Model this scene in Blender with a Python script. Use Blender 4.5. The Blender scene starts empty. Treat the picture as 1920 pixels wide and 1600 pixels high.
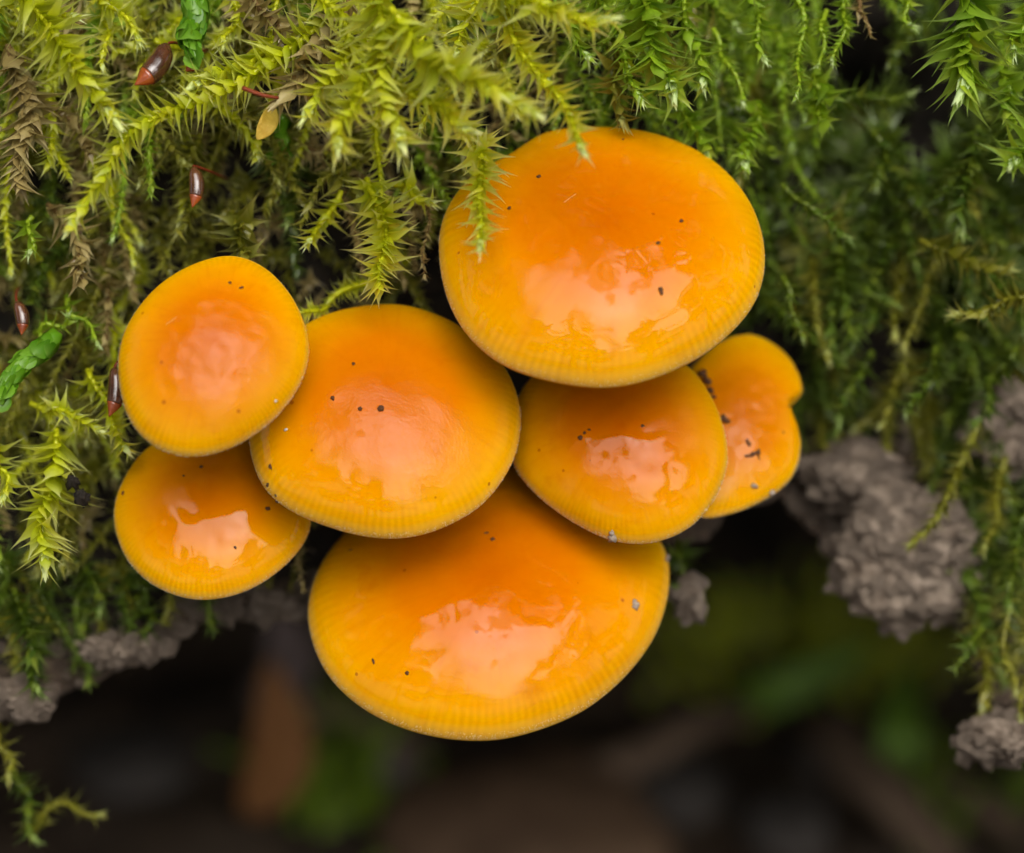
import bpy, bmesh, math, random
import numpy as np
from mathutils import Vector, Matrix, noise
from mathutils.bvhtree import BVHTree

# ---------------------------------------------------------------- frame of reference
# Lengths are thought of in centimetres (CM turns them into metres).  The camera looks
# 40 degrees down onto a mossy ledge; r = right, u = up along the view, d = away from it.
CM = 0.01
PITCH = math.radians(40)
FOCUS_H = 10.0                      # height of the focus point above the ground (cm)
CAM_D = 20.0                        # camera to focus plane (cm)
PPC = 320.0                         # photograph pixels per cm on the focus plane
UP = np.array([0, math.sin(PITCH), math.cos(PITCH)])
FW = np.array([0, math.cos(PITCH), -math.sin(PITCH)])
RT = np.array([1.0, 0, 0])
FRAME = np.stack([RT, UP, FW])      # rows: r,u,d -> world
def W(p):
    p = np.asarray(p, float)
    return p @ FRAME + np.array([0, 0, FOCUS_H])
def at(x, y, d):                    # a place in the ledge: photograph coordinates and depth -> (r,u,d) in cm
    k = (CAM_D + d) / CAM_D
    return np.array([(x - 960) / PPC * k, (800 - y) / PPC * k, d])

scene = bpy.context.scene
# ---------------------------------------------------------------- camera
cd = bpy.data.cameras.new('camera')
cam = bpy.data.objects.new('camera', cd)
scene.collection.objects.link(cam)
cam.location = Vector(W([0, 0, -CAM_D]) * CM)
cam.rotation_euler = (math.radians(90) - PITCH, 0, 0)
cd.sensor_fit = 'HORIZONTAL'; cd.sensor_width = 36; cd.lens = 120
cd.clip_start = 0.01; cd.clip_end = 200
cd.dof.use_dof = True
cd.dof.focus_distance = 0.1985
cd.dof.aperture_fstop = 18
scene.camera = cam

# ---------------------------------------------------------------- overcast daylight
SUN_EL, SUN_AZ = math.radians(68), math.radians(-30)      # high, behind the camera
world = bpy.data.worlds.new('World'); scene.world = world; world.use_nodes = True
nt = world.node_tree; nt.nodes.clear()
sky = nt.nodes.new('ShaderNodeTexSky'); sky.sky_type = 'NISHITA'; sky.sun_disc = False
sky.sun_elevation = SUN_EL; sky.sun_rotation = math.radians(180) + SUN_AZ
sky.dust_density = 4; sky.air_density = 1
hs = nt.nodes.new('ShaderNodeHueSaturation'); hs.inputs['Saturation'].default_value = 0.25
bg = nt.nodes.new('ShaderNodeBackground'); bg.inputs['Strength'].default_value = 0.05
wo = nt.nodes.new('ShaderNodeOutputWorld')
nt.links.new(sky.outputs[0], hs.inputs['Color']); nt.links.new(hs.outputs[0], bg.inputs['Color'])
nt.links.new(bg.outputs[0], wo.inputs['Surface'])
sl = bpy.data.lights.new('sun', 'SUN'); sl.energy = 1.5; sl.angle = math.radians(80); sl.color = (1, .96, .9)
sun = bpy.data.objects.new('sun', sl); scene.collection.objects.link(sun)
S_DIR = Vector((math.sin(-SUN_AZ) * math.cos(SUN_EL), -math.cos(SUN_AZ) * math.cos(SUN_EL), math.sin(SUN_EL)))
sun.rotation_euler = S_DIR.to_track_quat('Z', 'Y').to_euler()
sun.location = (0, 0, 3)
vs = scene.view_settings
scene.display_settings.display_device = 'sRGB'
vs.view_transform = 'Standard'; vs.look = 'None'; vs.gamma = 1; vs.use_curve_mapping = False
vs.exposure = 1.9
scene.cycles.use_denoising = True
scene.cycles.max_bounces = 5; scene.cycles.diffuse_bounces = 2; scene.cycles.glossy_bounces = 2
scene.cycles.transmission_bounces = 2; scene.cycles.use_adaptive_sampling = True; scene.cycles.adaptive_threshold = .02; scene.cycles.transparent_max_bounces = 4
# ---------------------------------------------------------------- helpers
rng = np.random.default_rng(7)
COL = scene.collection
def smooth(mesh):
    mesh.polygons.foreach_set('use_smooth', np.ones(len(mesh.polygons), bool))
def mesh_from(name, verts, faces, material=None, sm=True, attrs=None, uvs=None):
    """verts in metres"""
    me = bpy.data.meshes.new(name)
    v = np.asarray(verts, np.float32)
    if isinstance(faces, np.ndarray):
        nf, k = faces.shape
        me.vertices.add(len(v)); me.vertices.foreach_set('co', v.ravel())
        me.loops.add(nf * k); me.loops.foreach_set('vertex_index', faces.astype(np.int32).ravel())
        me.polygons.add(nf); me.polygons.foreach_set('loop_start', np.arange(0, nf * k, k, dtype=np.int32))
        me.update(calc_edges=True); me.validate()
    else:
        me.from_pydata([tuple(p) for p in v], [], faces)
        me.update()
    if sm: smooth(me)
    for a, vals in (attrs or {}).items():
        at_ = me.attributes.new(a, 'FLOAT', 'POINT'); at_.data.foreach_set('value', np.asarray(vals, np.float32))
    if uvs is not None:
        ul = me.uv_layers.new(name='UVMap')
        li = np.empty(len(me.loops), np.int32); me.loops.foreach_get('vertex_index', li)
        ul.data.foreach_set('uv', np.asarray(uvs, np.float32)[li].ravel())
    if material: me.materials.append(material)
    return me
def link(name, data, parent=None, loc=None, matrix=None, color=None, kind=None):
    o = bpy.data.objects.new(name, data); COL.objects.link(o)
    if parent is not None: o.parent = parent
    if matrix is not None: o.matrix_local = matrix
    elif loc is not None: o.location = loc
    if color is not None: o.color = color
    if kind: o['kind'] = kind
    return o
def tag(o, label, cat, group=None, kind=None):
    o['label'] = label; o['category'] = cat
    if group: o['group'] = group
    if kind: o['kind'] = kind
    return o
def thing(name, label, cat, loc, group=None):
    o = bpy.data.objects.new(name, None); COL.objects.link(o)
    o.location = loc; o.empty_display_size = 0.002
    return tag(o, label, cat, group)
def fbm(p, scale, octs=4, seed=0.0):
    return noise.fractal(Vector((p[0] * scale + seed, p[1] * scale - seed, p[2] * scale + seed * .5)), .55, 2.1, octs)
def catmull(pts, n):
    pts = np.asarray(pts, float)
    if len(pts) == 2: return pts[0] + (pts[1] - pts[0]) * np.linspace(0, 1, n)[:, None]
    P = np.vstack([2 * pts[0] - pts[1], pts, 2 * pts[-1] - pts[-2]])
    out = []
    for t in np.linspace(0, len(pts) - 1 - 1e-6, n):
        i = int(t); f = t - i; a, b, c, e = P[i], P[i + 1], P[i + 2], P[i + 3]
        out.append(.5 * ((2 * b) + (c - a) * f + (2 * a - 5 * b + 4 * c - e) * f * f + (3 * b - a - 3 * c + e) * f ** 3))
    return np.array(out)
def tube(path, radii, segs=6, cap=True):
    """path (n,3); returns verts, tri/quad faces list"""
    path = np.asarray(path, float); n = len(path)
    radii = np.broadcast_to(np.asarray(radii, float), (n,))
    T = np.gradient(path, axis=0); T /= np.linalg.norm(T, axis=1)[:, None] + 1e-12
    ref = np.array([.31, .22, .93]); N = np.cross(T[0], ref); N /= np.linalg.norm(N)
    V, F = [], []
    for i in range(n):
        N = N - T[i] * (N @ T[i]); N /= np.linalg.norm(N); B = np.cross(T[i], N)
        for k in range(segs):
            a = 2 * math.pi * k / segs
            V.append(path[i] + radii[i] * (math.cos(a) * N + math.sin(a) * B))
    for i in range(n - 1):
        for k in range(segs):
            a, b = i * segs + k, i * segs + (k + 1) % segs
            F.append((a, b, b + segs, a + segs))
    if cap:
        F.append(tuple(reversed(range(segs)))); F.append(tuple(range((n - 1) * segs, n * segs)))
    return np.array(V), F

# ---------------------------------------------------------------- materials
def new_mat(name):
    m = bpy.data.materials.new(name); m.use_nodes = True
    t = m.node_tree; t.nodes.clear()
    return m, t, t.links.new
def nd(t, kind, **kw):
    n = t.nodes.new('ShaderNode' + kind)
    for k, v in kw.items():
        if k in n.inputs: n.inputs[k].default_value = v
        else: setattr(n, k, v)
    return n
def ramp(t, stops, interp='LINEAR'):
    n = t.nodes.new('ShaderNodeValToRGB'); n.color_ramp.interpolation = interp
    e = n.color_ramp.elements
    while len(e) < len(stops): e.new(.5)
    for i, (p, c) in enumerate(stops): e[i].position = p; e[i].color = (*c, 1) if len(c) == 3 else c
    return n
def math_n(t, op, a, b=None, c=None, clamp=False):
    n = t.nodes.new('ShaderNodeMath'); n.operation = op; n.use_clamp = clamp
    for i, v in enumerate((a, b, c)):
        if v is None: continue
        if isinstance(v, (int, float)): n.inputs[i].default_value = v
        else: t.links.new(v, n.inputs[i])
    return n.outputs[0]
def mixc(t, fac, a, b, mode='MIX'):
    n = t.nodes.new('ShaderNodeMix'); n.data_type = 'RGBA'; n.blend_type = mode
    for key, v in ((0, fac), (6, a), (7, b)):
        if isinstance(v, (int, float)): n.inputs[key].default_value = v
        elif isinstance(v, tuple): n.inputs[key].default_value = (*v, 1) if len(v) == 3 else v
        else: t.links.new(v, n.inputs[key])
    return n.outputs[2]

def moss_mat(name, c0, c1, c2, pale, bud, pale_amt=.5, trans=.4, rough=.30):
    m, t, L = new_mat(name)
    info = nd(t, 'ObjectInfo'); sep = nd(t, 'SeparateColor'); L(info.outputs['Color'], sep.inputs[0])
    tin = nd(t, 'Attribute', attribute_name='tint'); bd = nd(t, 'Attribute', attribute_name='bud')
    al = nd(t, 'Attribute', attribute_name='along')
    tint = math_n(t, 'ADD', sep.outputs[0], tin.outputs['Fac'], clamp=True)
    budv = math_n(t, 'ADD', sep.outputs[1], bd.outputs['Fac'], clamp=True)
    r = ramp(t, [(0, c0), (.5, c1), (1, c2)]); L(tint, r.inputs[0])
    tipf = math_n(t, 'MULTIPLY', math_n(t, 'POWER', al.outputs['Fac'], 1.8), pale_amt, clamp=True)
    col = mixc(t, tipf, r.outputs[0], pale)
    col = mixc(t, budv, col, bud)
    b = nd(t, 'BsdfPrincipled', Roughness=rough); L(col, b.inputs['Base Color'])
    b.inputs['Specular IOR Level'].default_value = .6
    tr = nd(t, 'BsdfTranslucent'); L(mixc(t, 1.0, col, (1.0, .95, .45), 'MULTIPLY'), tr.inputs['Color'])
    mx = nd(t, 'MixShader'); mx.inputs[0].default_value = trans
    L(b.outputs[0], mx.inputs[1]); L(tr.outputs[0], mx.inputs[2])
    o = nd(t, 'OutputMaterial'); L(mx.outputs[0], o.inputs[0])
    return m
MOSS = {
 'yellow': moss_mat('moss_yellow_green', (.46, .55, .004), (.68, .74, .006), (.78, .77, .03), (.90, .92, .56), (.82, .94, .50), .8, .55, .26),
 'olive':  moss_mat('moss_olive_shaded', (.10, .115, .007), (.21, .215, .010), (.34, .31, .03), (.6, .56, .24), (.55, .6, .2), .5),  # olive moss, its colour darkened to deepen the shade between shoots
 'green':  moss_mat('moss_green', (.15, .28, .010), (.29, .46, .014), (.42, .52, .03), (.5, .6, .25), (.75, .9, .5), .45, .45, .28),
 'dead':   moss_mat('moss_withered', (.22, .15, .045), (.36, .28, .09), (.52, .45, .19), (.55, .47, .28), (.5, .42, .2), .55, .3),
 'bright': moss_mat('moss_bright_green', (.06, .19, .005), (.11, .29, .007), (.19, .38, .015), (.34, .55, .10), (.5, .75, .15), .35, .45, .25),
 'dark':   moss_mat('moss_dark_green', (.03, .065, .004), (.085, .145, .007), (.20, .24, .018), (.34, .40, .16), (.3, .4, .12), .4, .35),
}
def plain(name, c0, c1, scale, rough=.8, bump=.5, dist=3e-4, spec=.3, coat=0.0, vary=0.0):
    m, t, L = new_mat(name)
    tc = nd(t, 'TexCoord'); n = nd(t, 'TexNoise', Scale=scale, Detail=6.0, Roughness=.65)
    L(tc.outputs['Object'], n.inputs['Vector'])
    r = ramp(t, [(.32, c0), (.68, c1)]); L(n.outputs['Fac'], r.inputs[0])
    colr = r.outputs[0]
    if vary:
        oi = nd(t, 'ObjectInfo'); colr = mixc(t, math_n(t, 'MULTIPLY', oi.outputs['Random'], vary), colr, tuple(.35 * c for c in c0))
    n2 = nd(t, 'TexNoise', Scale=scale * 4, Detail=5.0, Roughness=.7); L(tc.outputs['Object'], n2.inputs['Vector'])
    bp = nd(t, 'Bump', Strength=bump, Distance=dist); L(n2.outputs['Fac'], bp.inputs['Height'])
    b = nd(t, 'BsdfPrincipled', Roughness=rough); L(colr, b.inputs['Base Color']); L(bp.outputs[0], b.inputs['Normal'])
    b.inputs['Specular IOR Level'].default_value = spec; b.inputs['Coat Weight'].default_value = coat
    b.inputs['Coat Roughness'].default_value = .12
    o = nd(t, 'OutputMaterial'); L(b.outputs[0], o.inputs[0])
    return m
M_BANK = plain('humus_gap_shade', (.006, .0045, .003), (.026, .018, .011), 450, .85, .8, 6e-4)  # humus colour lowered so gaps between shoots look deep in shade
M_GROUND = plain('leaf_mould', (.012, .009, .006), (.07, .045, .026), 70, .8, .8, 1e-3)
M_SOIL = plain('crumbly_soil', (.20, .14, .095), (.66, .52, .40), 900, .9, 1.0, 1.2e-3, vary=.3)
M_SOILD = plain('brown_soil', (.03, .02, .013), (.13, .088, .058), 500, .85, 1.0, 6e-4)  # darker brown soil colour for the bank faces
M_DIRT = plain('dirt_dark', (.05, .018, .006), (.11, .04, .012), 2000, .7)
M_GRIT = plain('grit_pale', (.20, .15, .11), (.42, .34, .27), 2500, .85)
M_SPECKW = plain('speck_pale', (.5, .42, .36), (.7, .6, .52), 3000, .8)
M_STEM = plain('moss_stem', (.16, .17, .012), (.28, .26, .02), 900, .6)
M_STEMD = plain('moss_stem_brown', (.10, .055, .015), (.18, .11, .03), 900, .6)
M_CAPSULE = plain('capsule_brown', (.030, .011, .006), (.105, .036, .014), 700, .25, .12, 5e-5, .5, 1.0)
M_LID = plain('capsule_lid', (.11, .018, .005), (.34, .07, .012), 700, .25, .1, 5e-5, .5, 1.0)
M_SETA = plain('seta_red', (.12, .018, .006), (.22, .04, .01), 900, .4)
M_STONE = plain('pebble_grey', (.026, .022, .018), (.06, .05, .042), 120, .7)
M_LEAFB = plain('leaf_brown', (.07, .04, .022), (.15, .09, .05), 130, .7)
M_LEAFO = plain('leaf_orange', (.15, .06, .018), (.26, .12, .04), 130, .6)
M_LEAFG = plain('leaf_mauve', (.09, .065, .06), (.16, .12, .11), 130, .7)
M_LEAFY = plain('leaf_yellow', (.42, .25, .02), (.55, .40, .06), 500, .5)
M_TWIG = plain('twig_bark', (.08, .05, .03), (.15, .10, .062), 200, .8)
M_GRASS = plain('grass_green', (.07, .14, .010), (.12, .20, .02), 120, .5)
M_BARK = plain('tree_bark', (.05, .04, .03), (.12, .10, .08), 6, .9, .8, .02)
M_TLEAF = plain('tree_leaf', (.02, .035, .008), (.04, .06, .015), .8, .6)
M_STIPE = plain('stipe_brown', (.25, .09, .015), (.5, .25, .06), 500, .6, .4, 1e-4)
M_GILL = plain('gill_cream', (.62, .46, .22), (.72, .58, .32), 600, .6, .2, 5e-5)
M_HAIR = plain('hair_tan', (.6, .36, .12), (.7, .45, .18), 900, .6)
M_FUZZ = plain('rim_fuzz_pale', (.80, .64, .36), (.88, .76, .54), 900, .7, .1, 5e-5)

def cap_mat(name, centre, mid, margin, seed, peel=.6):
    m, t, L = new_mat(name)
    tc = nd(t, 'TexCoord'); uv = nd(t, 'SeparateXYZ'); L(tc.outputs['UV'], uv.inputs[0])
    U, V = uv.outputs[0], uv.outputs[1]
    mp = nd(t, 'Mapping'); mp.inputs['Location'].default_value = (seed, seed * .7, -seed); L(tc.outputs['Object'], mp.inputs['Vector'])
    big = nd(t, 'TexNoise', Scale=160.0, Detail=3.0); L(mp.outputs[0], big.inputs['Vector'])
    fine = nd(t, 'TexNoise', Scale=2200.0, Detail=3.0, Roughness=.6); L(mp.outputs[0], fine.inputs['Vector'])
    # flesh: rusty centre running out into a yellow margin
    vv = math_n(t, 'ADD', V, math_n(t, 'MULTIPLY', math_n(t, 'SUBTRACT', big.outputs['Fac'], .5), .22))
    r = ramp(t, [(.0, centre), (.5, mid), (.82, tuple(.5 * (a + b) for a, b in zip(mid, margin))), (1.0, margin)]); L(vv, r.inputs[0])
    col = mixc(t, math_n(t, 'MULTIPLY', fine.outputs['Fac'], .18), r.outputs[0], (.62, .17, .0), 'MIX')
    # faint radial streaks and blotches in the skin
    ca = math_n(t, 'MULTIPLY', math_n(t, 'COSINE', math_n(t, 'MULTIPLY', U, 2 * math.pi)), 14.0)
    sa = math_n(t, 'MULTIPLY', math_n(t, 'SINE', math_n(t, 'MULTIPLY', U, 2 * math.pi)), 14.0)
    cx = nd(t, 'CombineXYZ'); L(ca, cx.inputs[0]); L(sa, cx.inputs[1]); L(math_n(t, 'MULTIPLY_ADD', V, 2.6, seed * 9), cx.inputs[2])
    stn = nd(t, 'TexNoise', Scale=1.0, Detail=5.0, Roughness=.6); L(cx.outputs[0], stn.inputs['Vector'])
    sm_ = nd(t, 'MapRange', interpolation_type='SMOOTHSTEP'); L(stn.outputs['Fac'], sm_.inputs[0]); sm_.inputs[1].default_value = .48; sm_.inputs[2].default_value = .72
    col = mixc(t, math_n(t, 'MULTIPLY', sm_.outputs[0], .15), col, centre)
    blo = nd(t, 'TexNoise', Scale=420.0, Detail=4.0, Roughness=.65); L(mp.outputs[0], blo.inputs['Vector'])
    bm_ = nd(t, 'MapRange', interpolation_type='SMOOTHSTEP'); L(blo.outputs['Fac'], bm_.inputs[0]); bm_.inputs[1].default_value = .55; bm_.inputs[2].default_value = .75
    col = mixc(t, math_n(t, 'MULTIPLY', bm_.outputs[0], .28), col, centre)
    # gills showing through the thin margin as fine rays
    wob = nd(t, 'TexNoise', Scale=700.0, Detail=2.0); L(mp.outputs[0], wob.inputs['Vector'])
    ray = math_n(t, 'SINE', math_n(t, 'ADD', math_n(t, 'MULTIPLY', U, 2 * math.pi * 104), math_n(t, 'MULTIPLY', wob.outputs['Fac'], 5.0)))
    ray01 = math_n(t, 'MULTIPLY_ADD', ray, .5, .5)
    patch = nd(t, 'TexNoise', Scale=220.0, Detail=1.0); L(mp.outputs[0], patch.inputs['Vector'])
    edge = nd(t, 'MapRange', interpolation_type='SMOOTHSTEP'); L(V, edge.inputs[0]); edge.inputs[1].default_value = .78; edge.inputs[2].default_value = .97
    pm = nd(t, 'MapRange', interpolation_type='SMOOTHSTEP'); L(patch.outputs['Fac'], pm.inputs[0]); pm.inputs[1].default_value = .35; pm.inputs[2].default_value = .6
    rf = math_n(t, 'MULTIPLY', math_n(t, 'MULTIPLY', ray01, edge.outputs[0]), math_n(t, 'MULTIPLY_ADD', pm.outputs[0], .24, .02))
    col = mixc(t, rf, col, (.36, .135, .0))
    rimf = nd(t, 'MapRange', interpolation_type='SMOOTHSTEP'); L(V, rimf.inputs[0]); rimf.inputs[1].default_value = .955; rimf.inputs[2].default_value = 1.0
    col = mixc(t, math_n(t, 'MULTIPLY', rimf.outputs[0], .2), col, (.80, .52, .12))
    # dust-fine reddish pin pricks
    vo = nd(t, 'TexVoronoi', Scale=700.0, Randomness=1.0); L(mp.outputs[0], vo.inputs['Vector'])
    dotv = math_n(t, 'LESS_THAN', vo.outputs['Distance'], .085)
    pick = nd(t, 'SeparateColor'); L(vo.outputs['Color'], pick.inputs[0])
    dots = math_n(t, 'MULTIPLY', dotv, math_n(t, 'GREATER_THAN', pick.outputs[0], .84))
    col = mixc(t, math_n(t, 'MULTIPLY', dots, .7), col, (.26, .05, .004))
    b = nd(t, 'BsdfPrincipled', Roughness=.5); L(col, b.inputs['Base Color'])
    b.inputs['Specular IOR Level'].default_value = .0
    b.inputs['Subsurface Weight'].default_value = .35
    b.inputs['Subsurface Radius'].default_value = (1.0, .38, .08); b.inputs['Subsurface Scale'].default_value = .0007
    # film of water: smooth in places, orange-peel in others, dry and fuzzy at the very edge
    pl = nd(t, 'TexNoise', Scale=6000.0, Detail=2.0, Roughness=.5); L(mp.outputs[0], pl.inputs['Vector'])
    pmask = nd(t, 'TexNoise', Scale=120.0, Detail=2.0); L(mp.outputs[0], pmask.inputs['Vector'])
    pk = nd(t, 'MapRange', interpolation_type='SMOOTHSTEP'); L(pmask.outputs['Fac'], pk.inputs[0]); pk.inputs[1].default_value = .66 - peel * .36; pk.inputs[2].default_value = .82 - peel * .36
    cb = nd(t, 'Bump', Distance=5e-5); L(pl.outputs['Fac'], cb.inputs['Height'])
    L(math_n(t, 'MULTIPLY_ADD', pk.outputs[0], .8, .012), cb.inputs['Strength'])
    rb = nd(t, 'Bump', Strength=.18, Distance=3e-5); L(math_n(t, 'MULTIPLY', ray, edge.outputs[0]), rb.inputs['Height'])
    fb = nd(t, 'Bump', Strength=.25, Distance=2e-5); L(fine.outputs['Fac'], fb.inputs['Height']); L(rb.outputs[0], fb.inputs['Normal'])
    L(fb.outputs[0], b.inputs['Normal']); L(cb.outputs[0], b.inputs['Coat Normal'])
    cw = nd(t, 'MapRange', interpolation_type='SMOOTHSTEP'); L(vv, cw.inputs[0]); cw.inputs[1].default_value = .90; cw.inputs[2].default_value = 1.0; cw.inputs[3].default_value = .68; cw.inputs[4].default_value = .05
    wetn = nd(t, 'TexNoise', Scale=330.0, Detail=7.0, Roughness=.62); L(mp.outputs[0], wetn.inputs['Vector'])
    wet = nd(t, 'MapRange'); L(wetn.outputs['Fac'], wet.inputs[0]); wet.inputs[1].default_value = .385; wet.inputs[2].default_value = .425; wet.inputs[3].default_value = .25; wet.inputs[4].default_value = 1.0
    L(math_n(t, 'MULTIPLY', cw.outputs[0], wet.outputs[0]), b.inputs['Coat Weight']); L(math_n(t, 'MULTIPLY_ADD', pk.outputs[0], .13, .025), b.inputs['Coat Roughness']); b.inputs['Coat IOR'].default_value = 1.36
    o = nd(t, 'OutputMaterial'); L(b.outputs[0], o.inputs[0])
    return m
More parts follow.
